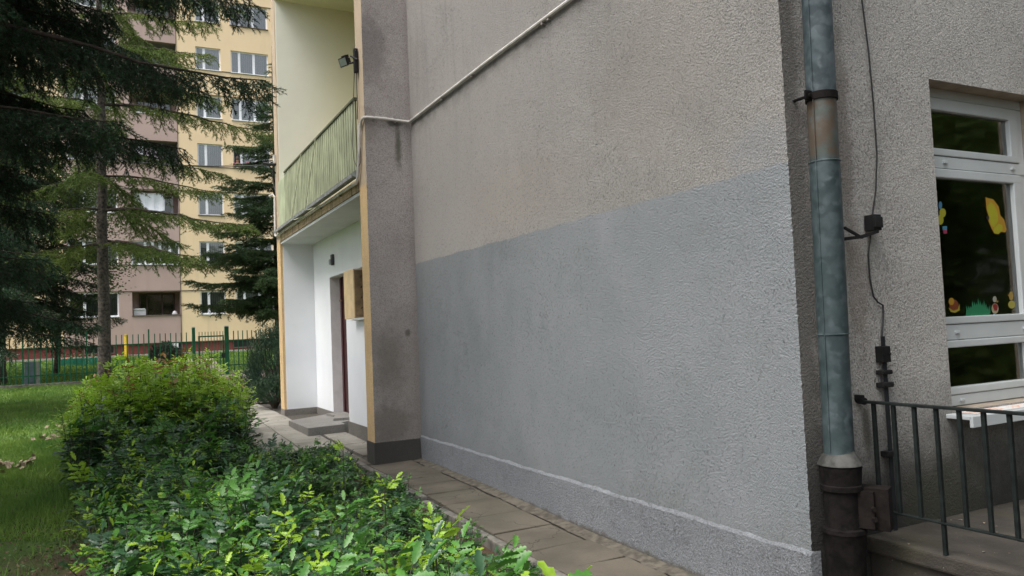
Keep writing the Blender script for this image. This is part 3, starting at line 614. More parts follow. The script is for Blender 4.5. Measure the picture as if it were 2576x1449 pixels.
tag(lt.build('leaf_litter', plain('dry_litter', (.22, .18, .13), .9, .4, 60)), 'dry bits of leaf scattered on the landing', kind='stuff')
rlg = empty('stair_railing', (3.60, 2.9, .3), 0, 'dark green iron stair rail with vertical bars on the landing', 'railing')
M_ir = plain('dark_green_iron', (.009, .013, .012), .65, .3, 20, spec=.2)
q = MB(); q.bbox(3.58, 3.62, .2, 2.93, 1.016, 1.03, .003); local(q.build('top_rail', M_ir, rlg))
q = MB(); q.bbox(3.585, 3.615, .2, 2.94, .450, .46, .003); local(q.build('bottom_rail', M_ir, rlg))
q = MB(); q.tube([(3.6, 2.9, 1.025), (3.6, 2.95, 1.03)], .02, 8); q.bbox(3.575, 3.60, 2.9, 2.95, 1.03, 1.06, .004); local(q.build('wall_fixing', M_dk, rlg))
ybar = [2.849 - .1185 * k for k in range(20)]
for k, yb in enumerate(ybar):
    q = MB(); lo = .295 if k in (3, 12) else .455
    q.bbox(3.590, 3.610, yb - .0095, yb + .0095, lo, 1.02, .003); local(q.build('post' if k in (3, 12) else 'bar', M_ir, rlg))

# stickers on the middle pane (flat vinyl on the glass)
def sticker(name, polys, label):
    q = MB(); mats = []
    for k, (pts, col) in enumerate(polys):
        q.mi = k; mats.append(plain('vinyl_%02d%02d%02d' % tuple(int(c * 99) for c in col), tuple(c * .55 for c in col), .4, .05))
        P3 = [on(3480 * .67083 + u * .27788, 650 * .67083 + v * .27788, 1, FY + .0135) for u, v in pts]
        V = [(p[0], p[1] - .0003 * k, p[2]) for p in P3] + [(p[0], p[1] - .0003 * k - .0002, p[2]) for p in P3]; n = len(P3)
        q.add(V, [tuple(range(n)), tuple(range(2 * n - 1, n - 1, -1))] + [(i, (i + 1) % n, n + (i + 1) % n, n + i) for i in range(n)])
    return solid(name, q, mats, label, 'sticker')
def ell(cx_, cy_, rx, ry, n=14, a0=0): return [(cx_ + rx * math.cos(2 * math.pi * k / n) * math.cos(a0) - ry * math.sin(2 * math.pi * k / n) * math.sin(a0), cy_ + rx * math.cos(2 * math.pi * k / n) * math.sin(a0) + ry * math.sin(2 * math.pi * k / n) * math.cos(a0)) for k in range(n)]
YE, OR, RD, GR = (.62, .60, .03), (.68, .38, .03), (.35, .03, .03), (.03, .32, .14)
sticker('butterfly_sticker', [([(520, 215), (545, 225), (590, 235), (640, 300), (655, 380), (690, 420), (712, 510), (700, 535), (660, 530), (640, 552), (600, 545), (575, 500), (545, 430), (552, 400), (530, 330)], OR), ([(535, 300), (565, 260), (600, 290), (630, 360), (635, 430), (600, 490), (570, 470), (555, 410)], YE), ([(595, 500), (640, 455), (675, 470), (672, 520), (630, 545), (600, 540)], YE), (ell(541, 402, 14, 20), (.03, .02, .02))], 'large yellow butterfly sticker high on the window pane')
sticker('bird_sticker', [(ell(112, 290, 16, 36), (.1, .35, .6)), (ell(132, 358, 30, 42), YE), (ell(112, 420, 28, 46), YE)], 'small yellow and blue sticker at the left pane edge')
sticker('pot_sticker', [([(130, 480), (172, 478), (172, 510), (134, 512)], (.1, .4, .6)), ([(134, 512), (172, 510), (172, 545), (142, 547)], (.55, .05, .15))], 'tiny blue and red sticker below the yellow blue one')
gp = [(342, 1288)]
for k, x in enumerate(range(346, 560, 17)): gp += [(x, 1258 - 60 * math.sin((x - 342) / 225 * 3.14)), (x + 6 + (x - 450) * .05, 1200 - 70 * math.sin((x - 342) / 225 * 3.14) + (k % 3) * 18)]
gp += [(566, 1260), (548, 1284)]; sticker('grass_sticker', [(gp, GR)], 'green grass tuft sticker at the pane bottom')
sticker('snail_sticker', [(ell(235, 1200, 42, 58), (.30, .07, .02)), (ell(212, 1160, 26, 34), OR), ([(185, 1215), (230, 1245), (270, 1230), (285, 1180), (285, 1240), (245, 1262), (205, 1255)], (.6, .5, .05))], 'round brown and yellow sticker left of the grass sticker')
sticker('chick_sticker', [(ell(604, 1140, 18, 28), (.5, .5, .42)), ([(615, 1150), (640, 1155), (625, 1175)], (.5, .3, .05)), (ell(606, 1225, 32, 48), (.55, .5, .3)), ([(582, 1190), (610, 1180), (632, 1200), (625, 1240), (600, 1245)], RD), (ell(600, 1274, 10, 8), (.1, .3, .5))], 'pale bird sticker with red front right of the grass sticker')
sticker('duckling_sticker', [(ell(752, 1110, 20, 42), (.55, .38, .08)), (ell(757, 1188, 32, 36), (.6, .55, .1)), ([(718, 1100), (740, 1096), (735, 1115)], OR)], 'small yellow duckling sticker near the right sash')

# ------------------------------------------------------------------ apartment block
BY = 45.
def m_wallfar(name, a, b, dirt=.25):
    n = NM(name); X, Y, Z = n.xyz(); c = n.mix(n.ss(n.noise(.5, 5), .3, .7), a, b); s = n.noise(1, 4, vec=n.scale((2.5, 1, .25))); c = n.mix(n.ss(s, .5, .8, 0, dirt), c, tuple(x * .6 for x in a))
    return n.fin(c, .9, n.bump(n.noise(30, 3), .4, .01))
M_by = m_wallfar('pale_yellow_facade', (.86, .67, .42), (.80, .61, .38)); M_bp = m_wallfar('dusty_pink_facade', (.50, .37, .325), (.45, .33, .29)); M_br = m_wallfar('brick_red_plinth', (.17, .05, .04), (.14, .042, .035))
M_ledge = plain('grey_ledge', (.16, .13, .11), .8, .2); M_wf = plain('white_frame', (.82, .83, .85), .4, .04)
M_wg = m_glass('far_window_glass', .8, 2.2); M_brown = plain('brown_frame', (.12, .08, .06), .6, .2)
def m_curt(name, a, b, f=60):
    n = NM(name); X, Y, Z = n.xyz(); w_ = n.m('SINE', n.m('ADD', n.m('MULTIPLY', X, f), n.m('MULTIPLY', n.noise(3, 2), 9))); return n.fin(n.mix(n.ss(w_, -1, 1), a, b), .9)
M_cu = [m_curt('net_curtain', (.50, .52, .58), (.62, .64, .70)), m_curt('net_curtain_dim', (.34, .36, .41), (.46, .49, .54)), m_curt('green_curtain', (.20, .26, .26), (.34, .40, .40)), plain('dark_interior', (.03, .03, .03), .9)]
ab = empty('apartment_building', (0, BY, .9), 0, 'tall yellow and pink panel apartment block behind the green fence', 'building')
sills = [2.98 + 2.715 * k for k in range(8)]; TOP = 26.
def holed(name, x0, x1, z0, z1, holes, mat, depth=.22):
    q = MB(); xs_ = sorted(set([x0, x1] + [h[0] for h in holes] + [h[1] for h in holes])); zs_ = sorted(set([z0, z1] + [h[2] for h in holes] + [h[3] for h in holes]))
    for i in range(len(xs_) - 1):
        for k in range(len(zs_) - 1):
            cx_, cz_ = (xs_[i] + xs_[i + 1]) / 2, (zs_[k] + zs_[k + 1]) / 2
            if any(h[0] < cx_ < h[1] and h[2] < cz_ < h[3] for h in holes): continue
            q.add([(xs_[i], BY, zs_[k]), (xs_[i + 1], BY, zs_[k]), (xs_[i + 1], BY, zs_[k + 1]), (xs_[i], BY, zs_[k + 1])], [(0, 1, 2, 3)])
    for (a, b_, c_, d_) in holes:
        D = BY + depth
        for P in ([(a, BY, c_), (a, D, c_), (a, D, d_), (a, BY, d_)], [(b_, BY, c_), (b_, BY, d_), (b_, D, d_), (b_, D, c_)], [(a, BY, d_), (b_, BY, d_), (b_, D, d_), (a, D, d_)], [(a, BY, c_), (b_, BY, c_), (b_, D, c_), (a, D, c_)]): q.add(P, [(0, 1, 2, 3)])
    return local(q.build(name, mat, ab))
WH = 1.27
def cols(xo, mir=1):   # one bay: window A, window B, loggia C, window D
    return [(xo + mir * a, xo + mir * b_) if mir > 0 else (xo - b_, xo - a) for a, b_ in ((3.93, 5.24), (5.78, 7.82))]
yh = [(a, b_, z, z + WH) for z in sills for (a, b_) in ((3.93, 5.24), (5.78, 7.82), (10.2, 12.2))]
holed('yellow_wall', 2.96, 14, 1.52, TOP, yh, M_by)
yl = [(a, b_, z, z + WH) for z in sills for (a, b_) in ((-5.9, -3.9), (-8.2, -6.9))]
holed('yellow_wall', -14, -2.5, 1.52, TOP, yl, M_by)
pC = [(.60, 2.93, z, z + WH) for z in sills]; pD = [(-2.3, -.02, z, z + WH) for z in sills]
holed('pink_wall', -2.5, 2.96, 1.52, TOP, pC + pD, M_bp, .35)
q = MB(); q.box(-14, 14, BY + .05, BY + 12, .5, 1.519); local(q.build('basement_wall', M_br, ab))
q = MB(); q.box(-14, 14, BY - .03, BY + 12, TOP, TOP + .4); q.box(-14, -13.9, BY, BY + 12, 1.52, TOP); q.box(13.9, 14, BY, BY + 12, 1.52, TOP); q.box(-14, 14, BY + 11.9, BY + 12, 1.52, TOP); local(q.build('roof', M_by, ab))
q = MB()
for k, z in enumerate(sills):
    for zz in ((z - .03,) if k % 2 else (z + WH + .02,)):
        q.box(-14, -2.5, BY - .035, BY - .002, zz, zz + .035); q.box(2.97, 14, BY - .035, BY - .002, zz, zz + .035); q.box(-2.49, 2.95, BY - .035, BY - .002, zz, zz + .035)
q.box(-14, 14, BY - .04, BY - .002, 1.50, 1.54); q.box(2.93, 2.965, BY - .02, BY - .001, 1.56, TOP)
local(q.build('floor_ledge', M_ledge, ab))
tag(MB().box(-14, 14, BY - .7, BY + .049, .7, .975).build('pavement', plain('pale_pavement', (.38, .35, .30), .9, .15, 4)), 'pale pavement strip along the foot of the flats', kind='structure')
rw = random.Random(11)
def awindow(x0, x1, z0, panes, curt, y=BY + .1, fm=None, H=WH, openl=False):
    fm = fm or M_wf; t = .07
    q = MB(); q.box(x0, x1, y, y + .07, z0, z0 + t); q.box(x0, x1, y, y + .07, z0 + H - t, z0 + H); q.box(x0, x0 + t, y, y + .07, z0 + t, z0 + H - t); q.box(x1 - t, x1, y, y + .07, z0 + t, z0 + H - t)
    W_ = x1 - x0; acc = 0; tot = sum(panes); edges = [x0 + t]
    for k, p in enumerate(panes[:-1]):
        acc += p; xm = x0 + W_ * acc / tot; q.box(xm - .065, xm + .065, y - .012, y + .07, z0 + t, z0 + H - t); edges += [xm - .065, xm + .065]
    edges.append(x1 - t)
    wo_ = q.build('window', fm, ab); local(wo_)
    for k in range(len(panes)):
        a, b_ = edges[2 * k], edges[2 * k + 1]
        if not (openl and k == 0):
            p = MB(); p.box(a, b_, y + .03, y + .035, z0 + t, z0 + H - t); o = p.build('pane', M_wg, wo_)
        c_ = M_cu[3] if (openl and k == 0) else M_cu[curt[k % len(curt)]]
        p = MB(); p.box(a - .03, b_ + .03, y + .09, y + .095, z0, z0 + H); o = p.build('curtain', c_, wo_)  # the dark ones paint an unlit room behind the pane, no cloth there
    p = MB(); p.box(x0 - .03, x1 + .03, BY - .08, y, z0 - .028, z0 + .004); o = p.build('sill', M_wf if rw.random() < .5 else M_ledge, wo_)
    return wo_
for k, z in enumerate(sills):
    awindow(3.93, 5.24, z, (1, 2), ([2, 2], [3, 2], [1, 0], [0, 1], [3, 1], [0, 0], [0, 1], [0, 0])[k])
    awindow(5.78, 7.82, z, (.75, 1.3, 1.3), ([1], [2], [0], [2, 0, 1], [3, 0, 0], [0, 0, 0], [0, 0, 1], [0])[k], openl=(k == 3))
    awindow(-5.9, -3.9, z, (1, 1.3), (rw.randrange(3),)); awindow(-8.2, -6.9, z, (1, 1), (1,))
    awindow(-2.3, -.02, z, (1, 1, 1.2), (2, 2, 1))
    if k in (1,): # glazed loggia
        awindow(.60, 2.93, z, (1.4, .75, .75, 1, 1), (3, 2, 3, 3, 2))
    q = MB(); q.box(.40, 3.1, BY + 1.3, BY + 1.35, z - .9, z + WH + .3); q.box(.45, .60, BY + .3, BY + 1.3, z, z + WH); q.box(2.93, 3.05, BY + .3, BY + 1.3, z, z + WH); q.box(.4, 3.1, BY + .3, BY + 1.3, z + WH, z + WH + .1); q.box(.4, 3.1, BY + .3, BY + 1.3, z - 1.05, z - .95)
    local(q.build('loggia_recess', (M_bp, plain('grey_loggia', (.3, .29, .27), .9))[k % 2], ab))
    q = MB(); q.box(.95, 2.7, BY + 1.22, BY + 1.28, z - .9, z - .8); 
    for xq in (.95, 1.3, 2.05, 2.66): q.box(xq, xq + .07, BY + 1.22, BY + 1.28, z - .8, z + WH - .1)
    q.box(.95, 2.73, BY + 1.22, BY + 1.28, z + WH - .1, z + WH - .03); lf = q.build('balcony_window', M_brown if k != 2 else M_wf, ab); local(lf)
    q = MB(); q.box(1.0, 2.68, BY + 1.25, BY + 1.255, z - .8, z + WH - .1); o = q.build('pane', m_glass('dim_glass', .35, 1.8) if k == 0 else bpy.data.materials['dim_glass'], lf)
    q = MB(); q.box(.58, 2.95, BY - .05, BY + .36, z - .015, z + .03); local(q.build('parapet_cap', M_wf if k in (1, 2, 4) else M_ledge, ab))
for (xa, xb) in ((2.15, 2.95), (7.2, 8.3), (-1.6, -.3), (5.6, 6.6)):   # basement windows
    q = MB(); q.box(xa, xb, BY + .03, BY + .06, 1.12, 1.46); bw = q.build('basement_window', plain('dark_basement_glass', (.02, .022, .022), .3), ab); local(bw)
    q = MB(); q.box(xa - .04, xb + .04, BY + .0, BY + .03, 1.08, 1.12); q.box(xa - .04, xb + .04, BY, BY + .03, 1.46, 1.50); q.box(xa - .04, xa, BY, BY + .03, 1.12, 1.46); q.box(xb, xb + .04, BY, BY + .03, 1.12, 1.46); o = q.build('frame', M_ledge, bw)
q = MB(); q.bbox(2.2, 2.78, BY - .1, BY + .02, 1.22, 1.52, .01); q.bbox(2.47, 2.49, BY - .11, BY - .09, 1.24, 1.5, .002); solid('meter_box', q, M_wf, 'white twin door meter box over the basement window', 'box')
# things on balconies
def cloth(name, x0, x1, z0, z1, y, mat, label):
    q = MB(); n = 14
    for k in range(n):
        a, b_ = x0 + (x1 - x0) * k / n, x0 + (x1 - x0) * (k + 1) / n; f = lambda x: y + .03 * math.sin(x * 14) ; za, zb = z0 + .03 * math.sin(a * 9), z0 + .03 * math.sin(b_ * 9)
        q.add([(a, f(a), za), (b_, f(b_), zb), (b_, f(b_) - .01, z1), (a, f(a) - .01, z1), (a, f(a) + .012, za), (b_, f(b_) + .012, zb), (b_, f(b_) + .002, z1), (a, f(a) + .002, z1)], [(0, 1, 2, 3), (7, 6, 5, 4), (0, 4, 5, 1), (3, 2, 6, 7)])
    return solid(name, q, mat, label, 'laundry')
cloth('bed_sheet', .75, 2.25, sills[2] + .2, sills[2] + 1.15, BY + .25, plain('white_cloth', (.75, .77, .8), .9, .05), 'large white sheet hung in the open pink loggia')
def m_chk():
    n = NM('checked_cloth'); c = n.t.nodes.new('ShaderNodeTexChecker'); c.inputs['Scale'].default_value = 14; n.L(n.P, c.inputs[0]); c.inputs[1].default_value = (.05, .05, .07, 1); c.inputs[2].default_value = (.7, .7, .72, 1); return n.fin(c.outputs[0], .9)
cloth('checked_towel', .85, 1.25, sills[3] + .55, sills[3] + .95, BY + .3, m_chk(), 'black and white checked towel drying in a loggia')
cloth('laundry', 1.35, 2.0, sills[3] + .2, sills[3] + .9, BY + .28, plain('pink_white_cloth', (.7, .6, .66), .9, .2, 8), 'white and pink laundry beside the checked towel')
q = MB(); q.bbox(.66, 1.25, BY + .15, BY + .45, sills[0] + .03, sills[0] + .36, .03); q.bbox(.64, 1.22, BY + .12, BY + .48, sills[0] + .30, sills[0] + .40, .03); solid('air_conditioner', q, plain('offwhite_casing', (.55, .55, .56), .5, .06), 'white covered box standing on the lowest loggia parapet', 'box')
def lathe_c(q, c, prof, n=12): lathe(q, lambda z: Vector((c[0], c[1], z)), [(r, z + c[2]) for r, z in prof], n)
q = MB(); lathe_c(q, (2.65, BY + .25, sills[0] + .03), [(0, 0), (.11, 0), (.14, .06), (.09, .13), (.1, .16), (.03, .2), (0, .21)]); solid('garden_ornament', q, M_wf, 'small white ornament on the lowest loggia parapet', 'ornament', smooth=True)
q = MB(); q.tube([(.28, BY - .8, .9), (.28, BY - .8, 2.0)], .09, 10); q.bbox(.19, .37, BY - .89, BY - .71, 1.95, 2.02, .02); solid('yellow_post', q, plain('yellow_plastic', (.75, .50, .02), .5, .05), 'bright yellow marker post behind the tree trunk', 'post')
# flower pots on the fourth floor sill
for (xp, lab) in ((6.55, 'red flowering pot plant on the window sill beside the person'), (7.25, 'green leafy pot plant right of the red flower')):
    fp = empty('potted_plant', (xp, BY - .02, sills[3]), 0, lab, 'plant')
    q = MB(); lathe_c(q, (xp, BY - .02, sills[3]), [(0, .0), (.06, .0), (.08, .13), (.06, .13)]); local(q.build('pot', M_wf, fp))
    q = MB(); r2 = random.Random(int(xp * 10))
    for _ in range(60):
        a_, e_ = r2.uniform(0, 6.28), r2.uniform(.1, 1.4); l = r2.uniform(.08, .22); d = Vector((math.cos(a_) * math.cos(e_), math.sin(a_) * math.cos(e_), math.sin(e_))) * l; c_ = Vector((xp, BY - .02, sills[3] + .13)); w_ = d.cross(Vector((.3, .5, .2))).normalized() * .03
        q.add([c_ + d * .3, c_ + d * .7 + w_, c_ + d, c_ + d * .7 - w_], [(0, 1, 2, 3)])
    local(q.build('leaves', plain('pot_leaf', (.08, .16, .05), .6, .3), fp))
    if xp < 7:
        q = MB()
        for (dx, dz) in ((0, .33), (.05, .28), (-.05, .27)): q.tube([(xp + dx - .035, BY - .05, sills[3] + dz), (xp + dx + .035, BY - .05, sills[3] + dz)], .04, 8)
        local(q.build('blossom', plain('red_petal', (.6, .02, .06), .6), fp))
# person leaning on the sill
def skin_obj(name, pts, edges, rad, mat, parent, sub=2):
    me = bpy.data.meshes.new(name); me.from_pydata(pts, edges, []); me.materials.append(mat); o = bpy.data.objects.new(name, me); COL.objects.link(o)
    bpy.context.view_layer.objects.active = o
    m_ = o.modifiers.new('skin', 'SKIN'); m_.use_smooth_shade = True
    for v, r in zip(me.skin_vertices[0].data, rad): v.radius = (r, r)
    me.skin_vertices[0].data[0].use_root = True
    s_ = o.modifiers.new('sub', 'SUBSURF'); s_.levels = sub; s_.render_levels = sub; o.parent = parent; return o
px, pz = 6.02, sills[3]
ps = empty('person', (px, BY + .12, pz - .9), 0, 'person in a pink top leaning out of the open window', 'person')
pts = [(0, .22, .55), (0, .16, .85), (0, .06, 1.12), (0, .0, 1.25), (0, -.05, 1.36), (0, -.07, 1.46), (-.17, .02, 1.17), (-.22, -.12, 1.0), (-.08, -.2, 1.0), (-.03, -.22, 1.14), (.17, .02, 1.17), (.22, -.12, .98), (.06, -.2, .95), (.0, -.24, .96)]
ed = [(0, 1), (1, 2), (2, 3), (3, 4), (4, 5), (2, 6), (6, 7), (7, 8), (8, 9), (2, 10), (10, 11), (11, 12), (12, 13)]
M_skin = plain('skin', (.5, .3, .22), .6, .05)
skin_obj('body', pts, ed, [.12, .13, .12, .05, .085, .09, .055, .045, .035, .035, .055, .045, .035, .03], M_skin, ps)
skin_obj('top', [pts[i] for i in (0, 1, 2, 6, 7, 10, 11)], [(0, 1), (1, 2), (2, 3), (3, 4), (2, 5), (5, 6)], [.135, .145, .135, .068, .055, .068, .055], plain('pink_fabric', (.65, .10, .22), .8, .1), ps)
q = MB(); lathe_c(q, (0, -.04, 1.38), [(.0, .20), (.06, .19), (.1, .13), (.105, .05), (.09, -.02)], 14); q.build('hair', plain('brown_hair', (.06, .035, .02), .7), ps, smooth=True)
# ------------------------------------------------------------------ green fence and gate
M_gr = plain('green_fence_paint', (.015, .13, .06), .4, .15, 8)
def fence(x0, x1, posts, step, label, off=0.):
    f = empty('metal_fence', ((x0 + x1) / 2, 31, .25), 0, label, 'fence')
    for z in (1.48, .55):
        q = MB(); q.box(x0, x1, 30.985, 31.015, z, z + .04); local(q.build('rail', M_gr, f))
    q = MB(); q.box(-.016, .016, -.016, .016, .28, 1.86); pm_ = None; x = x0 + step
    while x < x1 - .03:
        if all(abs(x - p) > .06 for p in posts):
            if pm_ is None: o = q.build('picket', M_gr, f); pm_ = o
            else: o = pm_.copy(); COL.objects.link(o); o.parent = f
            o.location = (x, 30.965, 0); local(o)
        x += step
    for p in posts:
        q = MB(); q.bbox(p - .025, p + .025, 30.975, 31.025, .05, 2.03, .004); local(q.build('post', M_gr, f))
    return f
fence(-9.2, 2.38, [-8.9, -6.9, -4.9, -2.95, -1.05, .93], .178, 'long green picket fence left of the gate')
fence(3.68, 8.5, [5.5, 7.4], .165, 'shorter green picket fence right of the gate')
gt = empty('metal_gate', (3.0, 31, .2), 0, 'green metal picket gate between two capped posts', 'gate')
for (xp, w_) in ((2.44, .055), (3.60, .075)):
    q = MB(); q.bbox(xp - w_, xp + w_, 30.94, 31.06, .05, 2.02, .006); gp_ = q.build('gate_post', M_gr, gt); local(gp_)
    q = MB(); q.bbox(xp - w_ - .004, xp + w_ + .004, 30.935, 31.065, 2.02, 2.06, .01); o = q.build('cap', plain('pale_cap', (.5, .52, .52), .5), gp_)
q = MB(); q.box(2.60, 3.50, 30.98, 31.02, 1.66, 1.71); q.box(2.60, 2.66, 30.98, 31.02, .2, 1.66); q.box(3.45, 3.50, 30.98, 31.02, .2, 1.66); q.box(2.66, 3.45, 30.98, 31.02, .2, .24); q.box(2.66, 3.45, 30.98, 31.02, .86, .90); q.box(2.5, 2.6, 30.99, 31.01, 1.46, 1.50); q.box(2.5, 2.6, 30.99, 31.01, .4, .44)
local(q.build('gate_frame', M_gr, gt))
for k in range(9):
    q = MB(); x = 2.63 + k * .1045; q.box(x - .011, x + .011, 30.955, 30.978, .22, 1.86); local(q.build('picket', M_gr, gt))
q = MB(); q.bbox(3.40, 3.54, 30.93, 30.975, .86, 1.04, .006); local(q.build('lock_box', plain('dark_lock', (.02, .04, .03), .5), gt))
q = MB(); q.tube([(3.36, 30.92, .95), (3.44, 30.92, .95), (3.46, 30.95, .95)], .01, 6); local(q.build('handle', M_dk, gt))
# meter pillar, pale post and planter by the fence
q = MB(); q.bbox(-2.95, -2.62, 31.4, 31.7, .15, 1.05, .02); q.bbox(-2.9, -2.67, 31.38, 31.4, .3, .95, .004); solid('utility_box', q, plain('grey_box_paint', (.16, .2, .24), .6, .15), 'blue grey utility box behind the fence on the left', 'box')
q = MB(); q.bbox(-2.58, -2.48, 31.25, 31.33, .15, 1.05, .006); solid('concrete_post', q, plain('pale_concrete', (.38, .37, .34), .9, .15), 'pale short post right of the utility box', 'post')
q = MB()
for k in range(16): q.bbox(-2.6 + k * .12, -2.49 + k * .12, 40.0 + .04 * math.sin(k), 40.05 + .04 * math.sin(k), .6, .98, .005)
solid('bed_edging', q, plain('turquoise_plastic', (.03, .24, .17), .5, .1), 'turquoise plastic edging of a flower bed behind the fence', 'edging')
q = MB(); r2 = random.Random(3)
for _ in range(260):
    c_ = Vector((r2.uniform(-2.6, -.6), 40.2 + r2.uniform(-.05, .5), .7 + r2.uniform(.1, .5))); a_ = Vector((r2.uniform(-1, 1), r2.uniform(-1, 1), r2.uniform(-1, 1))).normalized() * .05; b_ = a_.orthogonal().normalized() * .03; q.mi = 1 if r2.random() < .14 else 0; q.add([c_ - a_, c_ + b_, c_ + a_, c_ - b_], [(0, 1, 2, 3)])
tag(q.build('flower_bed', [plain('bed_leaf', (.06, .11, .03), .7, .3), plain('orange_petal', (.6, .12, .05), .6)]), 'low flower bed with orange blossoms behind the turquoise edging', kind='stuff')

# ------------------------------------------------------------------ vegetation
def m_leaf(name, a, b, rough=.45, trans=.25, ns=3., spec=.3, rnd_=0.):
    n = NM(name); c = n.mix(n.ss(n.noise(ns, 4), .3, .7), a, b); c = n.mix(n.ss(n.noise(ns * 9, 2), .35, .7, 0, .45), c, tuple(x * .55 for x in a))
    n.fin(c, rough, spec=spec)
    if trans:
        tl = n.t.nodes.new('ShaderNodeBsdfTranslucent'); n.L(c, tl.inputs[0]); mx = n.t.nodes.new('ShaderNodeMixShader'); mx.inputs[0].default_value = trans
        n.L(n.b.outputs[0], mx.inputs[1]); n.L(tl.outputs[0], mx.inputs[2]); n.L(mx.outputs[0], n.out.inputs[0])
    return n.mat
M_bark = plain('spruce_bark', (.10, .082, .068), .95, .45, 12, bump=1, bscale=25); M_twig = plain('twig_bark', (.05, .036, .026), .9, .3, 8)
def unit(a): return a / np.maximum(np.linalg.norm(a, axis=1, keepdims=True), 1e-9)
def needles(A, B, per, nl, nw, g, up=.15):
    """triangular needles set round the twigs A->B"""
    L = np.linalg.norm(B - A, axis=1); cnt = np.maximum(1, (L * per).astype(int)); idx = np.repeat(np.arange(len(A)), cnt); N = len(idx)
    t = g.random(N); P = A[idx] + (B - A)[idx] * t[:, None]; T = unit(B - A)[idx]
    r = g.normal(size=(N, 3)); r[:, 2] += up; r = unit(r - (r * T).sum(1, keepdims=True) * T)
    d = unit(T * .75 + r * .75) * (nl * g.uniform(.75, 1.2, N))[:, None]; w = unit(np.cross(d, g.normal(size=(N, 3)))) * (nw / 2)
    V = np.empty((N, 3, 3)); V[:, 0] = P - w; V[:, 1] = P + w; V[:, 2] = P + d; return V.reshape(-1, 3)
def twigwood(A, B, r):
    T = unit(B - A); w = unit(np.cross(T, np.array([[.3, .2, 1.]]))) * r; w2 = unit(np.cross(T, w)) * r; n = len(A)
    V = np.empty((n, 8, 3)); V[:, 0] = A - w; V[:, 1] = A + w; V[:, 2] = B + w * .5; V[:, 3] = B - w * .5; V[:, 4] = A - w2; V[:, 5] = A + w2; V[:, 6] = B + w2 * .5; V[:, 7] = B - w2 * .5
    b = np.arange(n)[:, None] * 8; return V.reshape(-1, 3), np.concatenate([b + np.array([[0, 1, 2, 3]]), b + np.array([[4, 5, 6, 7]])])
def bough(origin, az, L, el, droop, rise, g, sec_step, sec_len, ter_step, ter_len, hang, curtain=.5):
    """one spruce bough: curved axis, drooping side shoots, small twigs; returns axis points and twig segments"""
    n = 14; s = np.linspace(0, 1, n); d = np.array([math.sin(az), math.cos(az), 0]); side = np.array([d[1], -d[0], 0])
    bend = g.uniform(-.12, .12); ax = origin + d * (L * s)[:, None] * math.cos(el) + side * (bend * L * s ** 2)[:, None]; ax[:, 2] += L * (math.sin(el) * s - droop * s ** 1.7 + rise * s ** 4)
    ax += g.normal(size=ax.shape) * .012 * L / 3
    S = []; E_ = []; wood = []
    m = max(4, int(L * .88 / sec_step)); 
    for q in range(m * 2):
        t = .12 + .88 * ((q // 2) + g.random() * .8) / m; t = min(t, .995); k = min(int(t * (n - 1)), n - 2); fr = t * (n - 1) - k; p = ax[k] * (1 - fr) + ax[k + 1] * fr; tan = ax[k + 1] - ax[k]; tan /= np.linalg.norm(tan)
        sg = 1 if q % 2 else -1; sn = side * sg; l = sec_len * (.35 + .75 * (1 - t)) * g.uniform(.6, 1.15) * min(1, t * 4)
        dd = tan * g.uniform(.45, .8) + sn * g.uniform(.6, 1.) ; dd[2] -= hang * g.uniform(.5, 1.1)
        if g.random() < curtain: dd = dd * .45; dd[2] -= hang * 1.1
        dd /= np.linalg.norm(dd); mm = max(3, int(l / .12)); u = np.linspace(0, 1, mm + 1); pts = p + dd * (l * u)[:, None]; pts[:, 2] -= hang * .35 * l * u ** 2
        S.append(pts[:-1]); E_.append(pts[1:]); wood.append((pts[:-1], pts[1:]))
        if ter_step:
            nt = int(l / ter_step); 
            if nt:
                tt = (np.arange(nt) + g.random(nt)) / nt * .95; P = p + dd * (l * tt)[:, None]; P[:, 2] -= hang * .35 * l * tt ** 2
                c = np.cross(dd, [0, 0, 1.]); c = c / (np.linalg.norm(c) + 1e-6); sg2 = np.where(g.random(nt) < .5, -1, 1)[:, None]
                D = dd * .75 + c * sg2 * g.uniform(.5, .9, (nt, 1)) + g.normal(size=(nt, 3)) * .15; D[:, 2] -= hang * .3; D = unit(D) * (ter_len * g.uniform(.5, 1.2, nt) * (1.1 - .6 * tt))[:, None]
                S.append(P); E_.append(P + D)
    S.append(ax[4:-1]); E_.append(ax[5:])
    return ax, np.concatenate(S), np.concatenate(E_)
